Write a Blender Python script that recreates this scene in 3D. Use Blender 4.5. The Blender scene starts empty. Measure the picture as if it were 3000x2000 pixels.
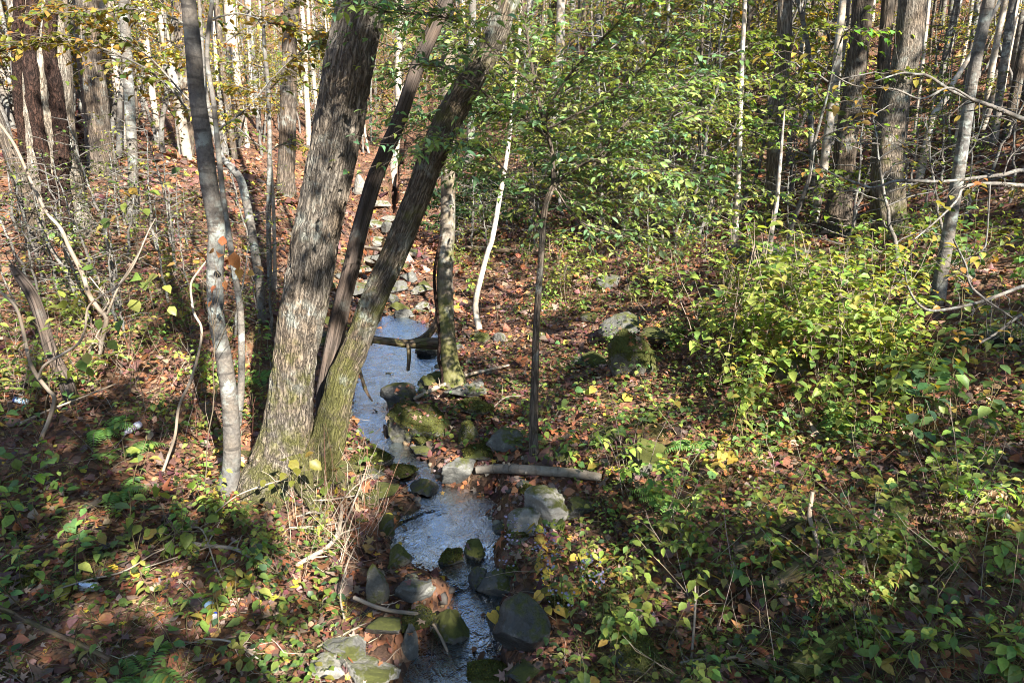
import bpy, bmesh, math, random
import numpy as np
from mathutils import Vector
random.seed(7)
rng = np.random.default_rng(11)
R = math.radians
C = bpy.context.scene.collection
scene = bpy.context.scene

# ------------------------------------------------------------------ camera maths (photo pixels 3000 x 2000)
CAM = np.array([0.0, 0.0, 3.5]); PITCH = R(15.0); F = 2000.0
cp, sp = math.cos(PITCH), math.sin(PITCH)
def ray(u, v):
    dx = (np.asarray(u, float) - 1500) / F; dv = (1000 - np.asarray(v, float)) / F
    return np.stack([dx, cp + dv * sp, -sp + dv * cp], -1)
def PT(u, v, t): return CAM + ray(u, v) * np.asarray(t, float)[..., None]
def proj(p):
    q = p - CAM
    d = q[..., 1] * cp - q[..., 2] * sp
    up = q[..., 1] * sp + q[..., 2] * cp
    d2 = np.where(d > .05, d, .05)
    return 1500 + F * q[..., 0] / d2, 1000 - F * up / d2, d
# ------------------------------------------------------------------ noise
def _h(ix, iy, iz):
    n = (ix.astype(np.int64) * 374761393 + iy.astype(np.int64) * 668265263 + iz.astype(np.int64) * 1274126177) & 0xffffffff
    n = ((n ^ (n >> 13)) * 1274126177) & 0xffffffff
    n = (n ^ (n >> 16)) & 0xffff
    return n / 65535.0
def vnoise(p):
    i = np.floor(p); f = p - i; f = f * f * (3 - 2 * f)
    x, y, z = i[..., 0], i[..., 1], i[..., 2]; r = 0
    for a in (0, 1):
        for b in (0, 1):
            for c in (0, 1):
                w = (f[..., 0] if a else 1 - f[..., 0]) * (f[..., 1] if b else 1 - f[..., 1]) * (f[..., 2] if c else 1 - f[..., 2])
                r = r + w * _h(x + a, y + b, z + c)
    return r * 2 - 1
def fbm(p, o=4):
    r = 0; a = 1
    for k in range(o):
        r = r + a * vnoise(p * (2 ** k) + 17.3 * k); a *= .5
    return r
def sstep(a, b, x):
    t = np.clip((x - a) / (b - a), 0, 1); return t * t * (3 - 2 * t)
# ------------------------------------------------------------------ terrain
STREAM = [(1330,2120,-.03,.32),(1310,1960,0,.31),(1390,1800,.06,.23),(1415,1720,.11,.15),(1370,1665,.17,.2),(1320,1620,.2,.44),(1312,1560,.2,.55),(1335,1485,.2,.45),
 (1250,1430,.28,.16),(1180,1350,.34,.17),(1100,1270,.4,.14),(1095,1180,.43,.3),(1150,1090,.45,.66),(1160,1000,.46,.86),(1170,955,.49,.62),(1150,925,.56,.16),
 (1040,895,.66,.26),(1075,800,.86,.12),(1120,700,1.1,.2),(1150,620,1.5,.12),(1170,540,2.05,.12)]
spt = []
for u, v, z, hw in STREAM:
    d = ray(u, v); t = (z - CAM[2]) / d[2]; p = CAM + d * t; spt.append((p[0], p[1], z, hw))
spt.insert(0, (-.5, 1.5, -.12, .5)); spt.insert(0, (-.6, -12, -.9, .6)); spt.append((spt[-1][0] - 3, 62, 5.0, .5))
spt = np.array(spt)
# resample smoothly
_s = np.concatenate([[0], np.cumsum(np.hypot(*np.diff(spt[:, :2], axis=0).T))])
ss = np.unique(np.concatenate([np.linspace(_s[0], _s[-1], 260), np.linspace(_s[1], _s[-4], 260)]))
SL = np.stack([np.interp(ss, _s, spt[:, k]) for k in range(4)], 1)
for _ in range(3): SL[1:-1] = (SL[:-2] + 2 * SL[1:-1] + SL[2:]) / 4
CTRL = [(830,1400,6.67),(620,1800,4.9),(375,1266,7.0),(200,1170,8),(174,625,11),(306,505,14),(388,645,11.5),(835,548,18),(468,424,22),(542,445,21),(30,312,20),(128,319,20),
 (680,1425,6.9),(768,940,9.5),(0,1850,4.6),(0,1200,7.2),(900,1950,4.6),(1565,1330,6.75),(1750,1420,6.4),(1868,1110,8.6),(1540,1590,5.9),(1553,1930,4.6),(2000,1500,5.7),
 (2600,1500,5.2),(3000,2000,3.7),(2300,1950,4.2),(2750,885,8.3),(2935,1000,7.3),(2321,1120,7.6),(2250,790,11.5),(2455,675,14),(2605,690,13),(2000,700,15),(1900,620,21),(1600,640,19),
 (1404,967,11.8),(1330,1130,9.6),(2950,150,19),(3000,383,14),(2694,527,15),(2210,300,26),(1750,220,40),(1857,270,35),(1604,180,45),(2100,200,36),(1400,480,27),(1000,350,46),(750,400,30)]
cpts = [tuple(PT(u, v, np.array(t))) for u, v, t in CTRL]
cpts += [(p[0], p[1], p[2] + .12) for p in spt]
cpts += [(0,70,15),(-22,62,10),(-30,35,8.5),(-45,60,15),(30,60,22),(60,60,40),(50,20,25),(30,20,16),(24,8,10),(18,-2,5),(8,0,2.0),(-8,0,.9),(-20,0,4),(-25,15,7),(-60,30,18),(3,-6,.6),(-4,-6,.5),
 (5,-22,1.5),(-20,-20,3),(20,-20,5),(0,115,28),(-60,115,27),(80,115,50),(-100,0,24),(100,0,42),(0,-100,5),(100,-100,22),(-100,-100,17),(-25,95,17)]
cpts = np.array(cpts)
def _k(r2): return np.where(r2 > 1e-9, .5 * r2 * np.log(np.maximum(r2, 1e-9)), 0)
_n = len(cpts); _A = np.zeros((_n + 3, _n + 3))
_d2 = ((cpts[:, None, :2] - cpts[None, :, :2]) ** 2).sum(-1)
_A[:_n, :_n] = _k(_d2) + np.eye(_n) * .6; _A[:_n, _n] = 1; _A[:_n, _n + 1:] = cpts[:, :2]; _A[_n:, :_n] = _A[:_n, _n:].T
_w = np.linalg.solve(_A, np.concatenate([cpts[:, 2], [0, 0, 0]]))
def streamd(x, y):
    x = np.asarray(x, float).ravel(); y = np.asarray(y, float).ravel()
    dist = np.full(x.shape, 1e9); wz = np.zeros(x.shape); hw = np.ones(x.shape)
    near = np.abs(x + .4 + .1 * y) < 12
    if near.any():
        xs, ys = x[near], y[near]; dd = np.full(xs.shape, 1e9); w2 = np.zeros(xs.shape); h2 = np.ones(xs.shape)
        for a, b in zip(SL[:-1:2], SL[2::2]):
            ex, ey = b[0] - a[0], b[1] - a[1]; L = ex * ex + ey * ey
            if L < 1e-9: continue
            t = np.clip(((xs - a[0]) * ex + (ys - a[1]) * ey) / L, 0, 1)
            q = np.hypot(xs - a[0] - t * ex, ys - a[1] - t * ey); m = q < dd
            dd[m] = q[m]; w2[m] = (a[2] + t * (b[2] - a[2]))[m]; h2[m] = (a[3] + t * (b[3] - a[3]))[m]
        dist[near] = dd; wz[near] = w2; hw[near] = h2
    return dist, wz, hw
def H(x, y):
    x = np.asarray(x, float); y = np.asarray(y, float); sh = x.shape; xf, yf = x.ravel(), y.ravel()
    out = np.empty(xf.shape)
    for i in range(0, len(xf), 20000):
        a, b = xf[i:i + 20000], yf[i:i + 20000]
        r2 = (a[:, None] - cpts[:, 0]) ** 2 + (b[:, None] - cpts[:, 1]) ** 2
        out[i:i + 20000] = _k(r2) @ _w[:_n] + _w[_n] + _w[_n + 1] * a + _w[_n + 2] * b
    P = np.stack([xf, yf, xf * 0], -1)
    lump = .10 * fbm(P * .9, 3) + .035 * fbm(P * 3.1 + 9, 3) + .5 * vnoise(P * .12) * sstep(14, 40, np.hypot(xf, yf))
    out += lump
    d, wz, hw = streamd(xf, yf)
    hwn = hw * (1 + .28 * fbm(P * 1.7 + 3, 2))
    bed = wz - .03 - .14 * (1 - np.clip(d / hwn, 0, 1) ** 2) + .03 * vnoise(P * 7)
    k = sstep(hwn * .9, hwn * 1.2 + .09, d)
    bank = np.maximum(out, wz + .05 + .05 * vnoise(P * 4))
    out = np.where(d < 4, bed * (1 - k) + bank * k, out)
    return out.reshape(sh)
GN = 760; _gk = 4.0; _ga = 150 / math.sinh(_gk); _gq = np.linspace(-1, 1, GN)
GXS = _ga * np.sinh(_gk * _gq); GYS = 7 + _ga * np.sinh(_gk * _gq)
_gx, _gy = np.meshgrid(GXS, GYS, indexing='xy'); GZ = H(_gx, _gy)
_sd = [a.reshape(GN, GN) for a in streamd(_gx, _gy)]; _sd[0] = np.minimum(_sd[0], 50)
def _bil(x, y, fields):
    fx = (np.arcsinh(np.asarray(x, float) / _ga) / _gk + 1) / 2 * (GN - 1); fy = (np.arcsinh((np.asarray(y, float) - 7) / _ga) / _gk + 1) / 2 * (GN - 1)
    i = np.clip(fx.astype(int), 0, GN - 2); j = np.clip(fy.astype(int), 0, GN - 2); a = np.clip(fx - i, 0, 1); b = np.clip(fy - j, 0, 1)
    return [f[j, i] * (1 - a) * (1 - b) + f[j, i + 1] * a * (1 - b) + f[j + 1, i] * (1 - a) * b + f[j + 1, i + 1] * a * b for f in fields]
H = lambda x, y: _bil(x, y, [GZ])[0]
def streamd(x, y): return [np.atleast_1d(a) for a in _bil(x, y, _sd)]
def HW(x, y):
    d, wz, hw = _bil(x, y, _sd); h = H(x, y); return np.where(d < hw * 1.6, np.maximum(h, wz), h)
def G(u, v, H=None):
    H = H or globals()['H']
    """points of the ground seen at photo pixels"""
    u = np.atleast_1d(np.asarray(u, float)); v = np.atleast_1d(np.asarray(v, float))
    d = ray(u, v); t = np.full(u.shape, 2.5); done = np.zeros(u.shape, bool); prev = t.copy()
    for _ in range(150):
        p = CAM + d * t[:, None]; hit = p[:, 2] < H(p[:, 0], p[:, 1]); new = hit & ~done
        done |= new
        prev = np.where(done, prev, t); t = np.where(done, t, t * 1.035)
        if done.all() or t[~done].min() > 130: break
    lo, hi = prev, t
    for _ in range(9):
        m = (lo + hi) / 2; p = CAM + d * m[:, None]; hit = p[:, 2] < H(p[:, 0], p[:, 1])
        hi = np.where(hit, m, hi); lo = np.where(hit, lo, m)
    p = CAM + d * hi[:, None]; p[:, 2] = H(p[:, 0], p[:, 1])
    return p
def G1(u, v): return G([u], [v])[0]
def normal_at(x, y, e=.08):
    n = np.stack([-(H(x + e, y) - H(x - e, y)) / (2 * e), -(H(x, y + e) - H(x, y - e)) / (2 * e), np.ones_like(x)], -1)
    return n / np.linalg.norm(n, axis=-1, keepdims=True)
# ------------------------------------------------------------------ scene helpers
def tag(o, label=None, cat=None, group=None, kind=None):
    if label: o['label'] = label
    if cat: o['category'] = cat
    if group: o['group'] = group
    if kind: o['kind'] = kind
    return o
def empty(name, loc, label, cat, group=None):
    o = bpy.data.objects.new(name, None); C.objects.link(o); o.location = [float(a) for a in loc]; o.empty_display_size = .1
    return tag(o, label, cat, group)
class Geo:
    def __init__(s): s.v = []; s.f = []; s.c = []; s.m = []; s.b = []; s.n = 0
    def add(s, v, f, col=(.5, .5, .5), mat=0, bk=None):
        v = np.asarray(v, float).reshape(-1, 3); f = np.asarray(f, np.int64)
        if not len(v): return
        col = np.asarray(col, float)
        if col.ndim == 1: col = np.broadcast_to(col, (len(v), 3))
        s.v.append(v); s.f.append(f + s.n); s.c.append(col); s.m.append(np.full(len(f), mat)); s.b.append(v if bk is None else bk); s.n += len(v)
    def build(s, name, mats, parent=None, origin=(0, 0, 0), smooth=True):
        me = bpy.data.meshes.new(name); o = bpy.data.objects.new(name, me); C.objects.link(o)
        for m in (mats if isinstance(mats, (list, tuple)) else [mats]): me.materials.append(m)
        if s.n:
            V = np.concatenate(s.v) - np.asarray(origin); tot = np.concatenate([np.full(len(f), f.shape[1]) for f in s.f])
            idx = np.concatenate([f.ravel() for f in s.f]); st = np.concatenate([[0], np.cumsum(tot)[:-1]])
            me.vertices.add(len(V)); me.vertices.foreach_set('co', V.astype(np.float32).ravel())
            me.loops.add(len(idx)); me.loops.foreach_set('vertex_index', idx.astype(np.int32))
            me.polygons.add(len(tot)); me.polygons.foreach_set('loop_start', st.astype(np.int32))
            me.polygons.foreach_set('material_index', np.concatenate(s.m).astype(np.int32))
            if smooth: me.polygons.foreach_set('use_smooth', np.ones(len(tot), bool))
            a = me.attributes.new('Col', 'FLOAT_COLOR', 'POINT'); cc = np.ones((len(V), 4), np.float32); cc[:, :3] = np.concatenate(s.c); a.data.foreach_set('color', cc.ravel())
            b = me.attributes.new('bk', 'FLOAT_VECTOR', 'POINT'); b.data.foreach_set('vector', np.concatenate(s.b).astype(np.float32).ravel())
            me.update(calc_edges=True); me.validate()
        if parent is not None: o.parent = parent
        elif any(origin): o.location = [float(a) for a in origin]
        return o
def smooth_line(p, n):
    """Catmull-Rom resample of rows (any columns)"""
    p = np.asarray(p, float)
    if len(p) < 3:
        t = np.linspace(0, 1, n)[:, None]; return p[0] + (p[-1] - p[0]) * t
    q = np.concatenate([[2 * p[0] - p[1]], p, [2 * p[-1] - p[-2]]]); seg = len(p) - 1
    t = np.linspace(0, seg - 1e-6, n); i = t.astype(int); f = (t - i)[:, None]
    a, b, c, d = q[i], q[i + 1], q[i + 2], q[i + 3]
    return .5 * (2 * b + (c - a) * f + (2 * a - 5 * b + 4 * c - d) * f ** 2 + (3 * b - a - 3 * c + d) * f ** 3)
def tube(geo, pts, rad, sides=12, col=(.5,.5,.5), mat=0, rough=0.0, rs=6.0, flare=0, cap=True, furrow=0.0, seed=0):
    pts = np.asarray(pts, float); rad = np.asarray(rad, float); n = len(pts)
    T = np.gradient(pts, axis=0); T /= np.linalg.norm(T, axis=1, keepdims=True) + 1e-12
    ref = np.array([1., 0, 0]) if abs(T[0, 0]) < .8 else np.array([0, 1., 0])
    N = np.empty_like(T); nn = ref - T[0] * (ref @ T[0]); N[0] = nn / np.linalg.norm(nn)
    for i in range(1, n):
        nn = N[i - 1] - T[i] * (N[i - 1] @ T[i]); N[i] = nn / (np.linalg.norm(nn) + 1e-12)
    B = np.cross(T, N); th = np.linspace(0, 2 * np.pi, sides, endpoint=False)
    L = np.concatenate([[0], np.cumsum(np.linalg.norm(np.diff(pts, axis=0), axis=1))])
    c, s_ = np.cos(th)[None, :], np.sin(th)[None, :]
    rr = np.repeat(rad[:, None], sides, 1)
    bk = np.stack([rr * c, rr * s_, np.repeat(L[:, None], sides, 1)], -1)
    if furrow:
        q = np.stack([c * np.mean(rad) * 26 + 0 * rr, s_ * np.mean(rad) * 26 + 0 * rr, L[:, None] * 2.6 + 0 * rr], -1) + seed * 3.7
        q[..., :2] += .8 * vnoise(q * np.array([.3, .3, 1.0]) + 40)[..., None]
        fr = np.abs(vnoise(q)); rr = rr * (1 - furrow * (1 - sstep(0, .35, fr))) * (1 + furrow * .5 * vnoise(q * np.array([2, 2, 5])))
    if rough:
        rr = rr * (1 + rough * fbm(np.stack([c * .5 * rs * .3 + 0 * rr, s_ * .5 * rs * .3 + 0 * rr, L[:, None] * rs * .3 + 0 * rr], -1) + seed * 7.1, 3))
    if flare:
        e = np.exp(-L / .28)[:, None]; rr = rr * (1 + flare * e * (.5 + .6 * np.cos(th * 5 + seed)[None, :] * (1) + .3 * np.cos(th * 3 + 1.3 * seed)[None, :]))
    V = pts[:, None, :] + rr[..., None] * (c[..., None] * N[:, None, :] + s_[..., None] * B[:, None, :])
    i = np.arange(n - 1)[:, None] * sides; j = np.arange(sides)[None, :]; j2 = (j + 1) % sides
    Fq = np.stack([i + j, i + j2, i + sides + j2, i + sides + j], -1).reshape(-1, 4)
    geo.add(V.reshape(-1, 3), Fq, col, mat, bk.reshape(-1, 3))
    if cap:
        for e in (0, n - 1):
            ctr = V[e].mean(0)[None]; vv = np.concatenate([V[e], ctr]); k = np.arange(sides)
            ff = np.stack([k, (k + 1) % sides, np.full(sides, sides)], -1)
            if e == 0: ff = ff[:, ::-1]
            geo.add(vv, ff, col, mat, np.concatenate([bk[e], bk[e].mean(0)[None]]))
def tubes(geo, P, Rd, col=(.2,.16,.12), mat=0, sides=3):
    """many thin tubes at once: P (T,K,3) Rd (T,K)"""
    P = np.asarray(P, float); Rd = np.asarray(Rd, float)
    if not len(P): return
    Tn, K = P.shape[:2]
    T = np.gradient(P, axis=1); T /= np.linalg.norm(T, axis=2, keepdims=True) + 1e-12
    ref = np.where(np.abs(T[..., 2:3]) < .9, np.array([0, 0, 1.]), np.array([1., 0, 0]))
    N = np.cross(T, ref); N /= np.linalg.norm(N, axis=2, keepdims=True) + 1e-12; B = np.cross(T, N)
    th = np.linspace(0, 2 * np.pi, sides, endpoint=False)
    V = P[:, :, None] + Rd[:, :, None, None] * (np.cos(th)[None, None, :, None] * N[:, :, None] + np.sin(th)[None, None, :, None] * B[:, :, None])
    base = (np.arange(Tn)[:, None, None] * K + np.arange(K - 1)[None, :, None]) * sides; j = np.arange(sides)[None, None]; j2 = (j + 1) % sides
    Fq = np.stack([base + j, base + j2, base + sides + j2, base + sides + j], -1).reshape(-1, 4)
    if np.asarray(col).ndim == 2: col = np.repeat(col, K * sides, 0)
    geo.add(V.reshape(-1, 3), Fq, col, mat)
# leaf templates: x width, y length, z up
OV = (np.array([[0,0,0],[-.27,.3,.07],[.27,.3,.07],[0,.42,0],[-.24,.64,.05],[.24,.64,.05],[0,1,-.14]]), np.array([[0,3,1],[1,3,4],[4,3,6],[0,2,3],[2,5,3],[5,6,3]]))
NAR = (OV[0] * np.array([.74, 1, 1]), OV[1])
PIN = (OV[0] * np.array([.5, 1, 1]), OV[1])
HRT = (np.array([[0,0,0],[-.42,.08,.08],[.42,.08,.08],[0,.42,0],[-.40,.5,.06],[.40,.5,.06],[0,1,-.16],[-.2,-.12,.05],[.2,-.12,.05]]), np.array([[0,3,1],[1,3,4],[4,3,6],[0,2,3],[2,5,3],[5,6,3],[0,1,7],[0,8,2]]))
DIA = (np.array([[0,0,0],[-.33,.45,.1],[.33,.45,.1],[0,1,-.08]]), np.array([[0,3,1],[0,2,3]]))
_mo = []
for a, r in [(-90,.12),(-140,.30),(-165,.55),(-195,.34),(-218,.72),(-245,.40),(-270,1.0),(-295,.40),(-322,.72),(-345,.34),(-375,.55),(-400,.30)]:
    _mo.append((r * .62 * math.cos(R(a)), .42 + r * .58 * math.sin(R(a)), .12 * r * r * (1 if abs(a + 270) > 60 else -.3)))
MAP = (np.array([[0, .42, 0]] + _mo), np.array([[0, i, i % 12 + 1] for i in range(1, 13)][::-1]))
def leaves(geo, pos, dirs, nrm, size, col, tpl=OV, mat=0, curl=1.0, wid=1.0):
    pos = np.asarray(pos, float); n = len(pos)
    if not n: return
    Y = np.asarray(dirs, float); Y = Y / (np.linalg.norm(Y, axis=1, keepdims=True) + 1e-9)
    X = np.cross(Y, nrm); X /= np.linalg.norm(X, axis=1, keepdims=True) + 1e-9; Z = np.cross(X, Y)
    tv, tf = tpl; k = len(tv); size = np.broadcast_to(np.asarray(size, float), (n,)); cu = np.broadcast_to(np.asarray(curl, float), (n,)); wd = np.broadcast_to(np.asarray(wid, float), (n,))
    V = pos[:, None] + size[:, None, None] * (tv[None, :, 0:1] * wd[:, None, None] * X[:, None] + tv[None, :, 1:2] * Y[:, None] + tv[None, :, 2:3] * cu[:, None, None] * Z[:, None])
    Fc = (np.arange(n)[:, None, None] * k + tf[None]).reshape(-1, tf.shape[1])
    geo.add(V.reshape(-1, 3), Fc, np.repeat(np.asarray(col, float), k, 0), mat)
def pal(colors, n, w=None, jit=.18, r=None):
    r = r or rng; c = np.array(colors); w = None if w is None else np.array(w) / np.sum(w)
    k = r.choice(len(c), n, p=w); m = c[k] * (1 + jit * r.normal(size=(n, 1))) * (1 + .07 * r.normal(size=(n, 3)))
    return np.clip(m, .004, .9)
def unit(v): v = np.asarray(v, float); return v / (np.linalg.norm(v, axis=-1, keepdims=True) + 1e-12)
# ------------------------------------------------------------------ materials
def newmat(name):
    m = bpy.data.materials.new(name); m.use_nodes = True; nt = m.node_tree; nt.nodes.clear()
    return m, nt, lambda t, **k: _node(nt, t, k)
def _node(nt, t, k):
    n = nt.nodes.new(t)
    for a, b in k.items():
        if a == 'i':
            for q, val in b.items():
                s = n.inputs[q]
                if isinstance(val, bpy.types.NodeSocket): nt.links.new(val, s)
                elif hasattr(s.default_value, '__len__') and not hasattr(val, '__len__'): s.default_value = (val,) * len(s.default_value)
                elif hasattr(s.default_value, '__len__') and len(s.default_value) == 4 and len(val) == 3: s.default_value = (*val, 1)
                else: s.default_value = val
        else: setattr(n, a, b)
    return n
def ramp(N, fac, stops, interp='LINEAR'):
    n = N('ShaderNodeValToRGB', i={'Fac': fac}); cr = n.color_ramp; cr.interpolation = interp
    while len(cr.elements) < len(stops): cr.elements.new(.5)
    for e, (p, c) in zip(cr.elements, stops):
        e.position = p; e.color = (*c, 1) if hasattr(c, '__len__') else (c, c, c, 1)
    return n.outputs['Color']
def mixc(N, fac, a, b, mode='MIX'):
    n = N('ShaderNodeMix', data_type='RGBA', blend_type=mode)
    n.inputs[0].default_value = 1.0
    nt = n.id_data
    for s, val in ((n.inputs[0], fac), (n.inputs[6], a), (n.inputs[7], b)):
        if isinstance(val, bpy.types.NodeSocket): nt.links.new(val, s)
        elif hasattr(val, '__len__'): s.default_value = (*val, 1)
        else: s.default_value = val
    return n.outputs[2]
def math_(N, op, a, b=0.0, clamp=False):
    n = N('ShaderNodeMath', operation=op, use_clamp=clamp); nt = n.id_data
    for s, val in ((n.inputs[0], a), (n.inputs[1], b)):
        if isinstance(val, bpy.types.NodeSocket): nt.links.new(val, s)
        else: s.default_value = val
    return n.outputs[0]
def leaf_mat(name, trans=.35, rough=.5, vary=.25, spots=True):
    m, nt, N = newmat(name)
    col = N('ShaderNodeAttribute', attribute_name='Col').outputs['Color']
    geo = N('ShaderNodeNewGeometry')
    if vary:
        oi = N('ShaderNodeObjectInfo').outputs['Random']
        hs = N('ShaderNodeHueSaturation', i={'Hue': math_(N, 'ADD', math_(N, 'MULTIPLY', oi, .05), .475), 'Value': math_(N, 'ADD', math_(N, 'MULTIPLY', oi, vary * 2), 1 - vary), 'Saturation': .95, 'Color': col}); col = hs.outputs[0]
    if spots:
        ns = N('ShaderNodeTexNoise', i={'Vector': geo.outputs['Position'], 'Scale': 60.0, 'Detail': 2.0})
        col = mixc(N, ramp(N, ns.outputs['Fac'], [(.35, .0), (.75, .5)]), col, mixc(N, 1.0, col, (.55, .42, .3), 'MULTIPLY'))
    p = N('ShaderNodeBsdfPrincipled', i={'Base Color': col, 'Roughness': rough, 'Specular IOR Level': .3})
    out = p.outputs[0]
    if trans:
        tc = mixc(N, 1.0, col, (1.35, 1.25, .55), 'MULTIPLY')
        t = N('ShaderNodeBsdfTranslucent', i={'Color': tc}); out = N('ShaderNodeMixShader', i={0: trans, 1: out, 2: t.outputs[0]}).outputs[0]
    N('ShaderNodeOutputMaterial', i={'Surface': out}); return m
def bark_mat(name, c1, c2, dark, lichen=(.42,.46,.40), lich=.3, moss=.0, sc=28.0, bump=.6, band=0.0, stretch=.16, rand=.3):
    m, nt, N = newmat(name)
    at = N('ShaderNodeAttribute', attribute_name='bk').outputs['Vector']
    mp = N('ShaderNodeMapping', i={'Vector': at, 'Scale': (sc, sc, sc * stretch)}).outputs[0]
    wob = N('ShaderNodeTexNoise', i={'Vector': mp, 'Scale': .5, 'Detail': 2.0})
    mp2 = N('ShaderNodeVectorMath', operation='ADD', i={0: mp, 1: N('ShaderNodeVectorMath', operation='SCALE', i={0: wob.outputs['Color'], 'Scale': 1.6}).outputs[0]}).outputs[0]
    n1 = N('ShaderNodeTexNoise', i={'Vector': mp2, 'Scale': 1.0, 'Detail': 8.0, 'Roughness': .65}).outputs['Fac']
    rn = N('ShaderNodeTexNoise', i={'Vector': mp2, 'Scale': .42, 'Detail': 4.0, 'Roughness': .55}).outputs['Fac']
    crack = ramp(N, math_(N, 'ABSOLUTE', math_(N, 'SUBTRACT', rn, .5)), [(.0, 0.0), (.07, .6), (.2, 1.0)])
    n2 = N('ShaderNodeTexNoise', i={'Vector': at, 'Scale': 3.0, 'Detail': 5.0}).outputs['Fac']
    col = mixc(N, ramp(N, n1, [(.3, 0.0), (.7, 1.0)]), c1, c2)
    col = mixc(N, ramp(N, n2, [(.35, 0.0), (.7, 1.0)]), col, mixc(N, 1.0, col, (1.25, 1.05, .85), 'MULTIPLY'))
    col = mixc(N, math_(N, 'MULTIPLY', math_(N, 'SUBTRACT', 1.0, crack), .82 if bump > .55 else .08), col, dark)
    if lich:
        n3 = N('ShaderNodeTexNoise', i={'Vector': at, 'Scale': 9.0, 'Detail': 7.0, 'Roughness': .7}).outputs['Fac']
        n4 = N('ShaderNodeTexNoise', i={'Vector': at, 'Scale': 1.7, 'Detail': 2.0}).outputs['Fac']
        fl = math_(N, 'MULTIPLY', ramp(N, n3, [(.48, 0.0), (.58, 1.0)]), ramp(N, n4, [(.62 - .4 * lich, 0.0), (.72 - .3 * lich, 1.0)]))
        col = mixc(N, math_(N, 'MULTIPLY', fl, .75), col, lichen)
    if band:
        mb = N('ShaderNodeMapping', i={'Vector': at, 'Scale': (3.0, 3.0, 16.0)}).outputs[0]
        nb = N('ShaderNodeTexNoise', i={'Vector': mb, 'Scale': 1.0, 'Detail': 4.0}).outputs['Fac']
        col = mixc(N, math_(N, 'MULTIPLY', ramp(N, nb, [(.55, 0.0), (.63, 1.0)]), band), col, dark)
    if moss:
        nm = N('ShaderNodeTexNoise', i={'Vector': at, 'Scale': 4.0, 'Detail': 6.0, 'Roughness': .7}).outputs['Fac']
        z = N('ShaderNodeSeparateXYZ', i={0: at}).outputs
        low = N('ShaderNodeMapRange', i={0: z[2], 1: 0.0, 2: 3.2, 3: .22, 4: -.02}).outputs[0]
        fm = ramp(N, math_(N, 'ADD', nm, math_(N, 'ADD', low, moss - .35)), [(.5, 0.0), (.66, 1.0)])
        col = mixc(N, math_(N, 'MULTIPLY', fm, .8), col, mixc(N, n1, (.075, .075, .018), (.15, .15, .035)))
    if rand:
        oi = N('ShaderNodeObjectInfo').outputs['Random']
        col = N('ShaderNodeHueSaturation', i={'Hue': .5, 'Saturation': 1.0, 'Value': math_(N, 'ADD', math_(N, 'MULTIPLY', oi, rand * 2), 1 - rand), 'Color': col}).outputs[0]
    hgt = math_(N, 'ADD', math_(N, 'MULTIPLY', crack, .9 if bump > .55 else .08), math_(N, 'MULTIPLY', n1, .8))
    bp = N('ShaderNodeBump', i={'Strength': bump, 'Distance': .035, 'Height': hgt})
    p = N('ShaderNodeBsdfPrincipled', i={'Base Color': col, 'Roughness': .9, 'Specular IOR Level': .2, 'Normal': bp.outputs[0]})
    N('ShaderNodeOutputMaterial', i={'Surface': p.outputs[0]}); return m
def rock_mat(name, c1, c2, moss, rough=.8, pale=.2):
    m, nt, N = newmat(name)
    tc = N('ShaderNodeTexCoord').outputs['Object']; geo = N('ShaderNodeNewGeometry')
    n1 = N('ShaderNodeTexNoise', i={'Vector': tc, 'Scale': 6.0, 'Detail': 9.0, 'Roughness': .7}).outputs['Fac']
    n2 = N('ShaderNodeTexNoise', i={'Vector': tc, 'Scale': 42.0, 'Detail': 6.0, 'Roughness': .7}).outputs['Fac']
    oi = N('ShaderNodeObjectInfo').outputs['Random']
    col = mixc(N, ramp(N, n1, [(.3, 0.0), (.7, 1.0)]), c1, c2)
    col = mixc(N, ramp(N, n2, [(.35, 0.0), (.75, .55)]), col, mixc(N, 1.0, col, (.35, .33, .3), 'MULTIPLY'))
    nl = N('ShaderNodeTexNoise', i={'Vector': tc, 'Scale': 11.0, 'Detail': 7.0, 'Roughness': .75}).outputs['Fac']
    col = mixc(N, math_(N, 'MULTIPLY', ramp(N, nl, [(.55, 0.0), (.62, 1.0)]), pale), col, (.42, .42, .38))
    nz = N('ShaderNodeSeparateXYZ', i={0: geo.outputs['Normal']}).outputs[2]
    nm = N('ShaderNodeTexNoise', i={'Vector': tc, 'Scale': 5.0, 'Detail': 6.0, 'Roughness': .65}).outputs['Fac']
    fm = ramp(N, math_(N, 'ADD', math_(N, 'ADD', nm, math_(N, 'MULTIPLY', nz, .28)), math_(N, 'ADD', moss - .72, math_(N, 'MULTIPLY', oi, .08))), [(.46, 0.0), (.6, 1.0)])
    mc = mixc(N, n2, (.03, .036, .009), (.115, .12, .024))
    col = mixc(N, fm, col, mc)
    nf = N('ShaderNodeTexNoise', i={'Vector': tc, 'Scale': 130.0, 'Detail': 4.0, 'Roughness': .8}).outputs['Fac']
    hg = math_(N, 'ADD', n2, math_(N, 'MULTIPLY', math_(N, 'MULTIPLY', nf, fm), 1.8))
    bp = N('ShaderNodeBump', i={'Strength': .7, 'Distance': .02, 'Height': hg})
    rg = math_(N, 'ADD', rough, math_(N, 'MULTIPLY', fm, 1 - rough))
    p = N('ShaderNodeBsdfPrincipled', i={'Base Color': col, 'Roughness': rg, 'Specular IOR Level': .4, 'Normal': bp.outputs[0]})
    N('ShaderNodeOutputMaterial', i={'Surface': p.outputs[0]}); return m
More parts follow.
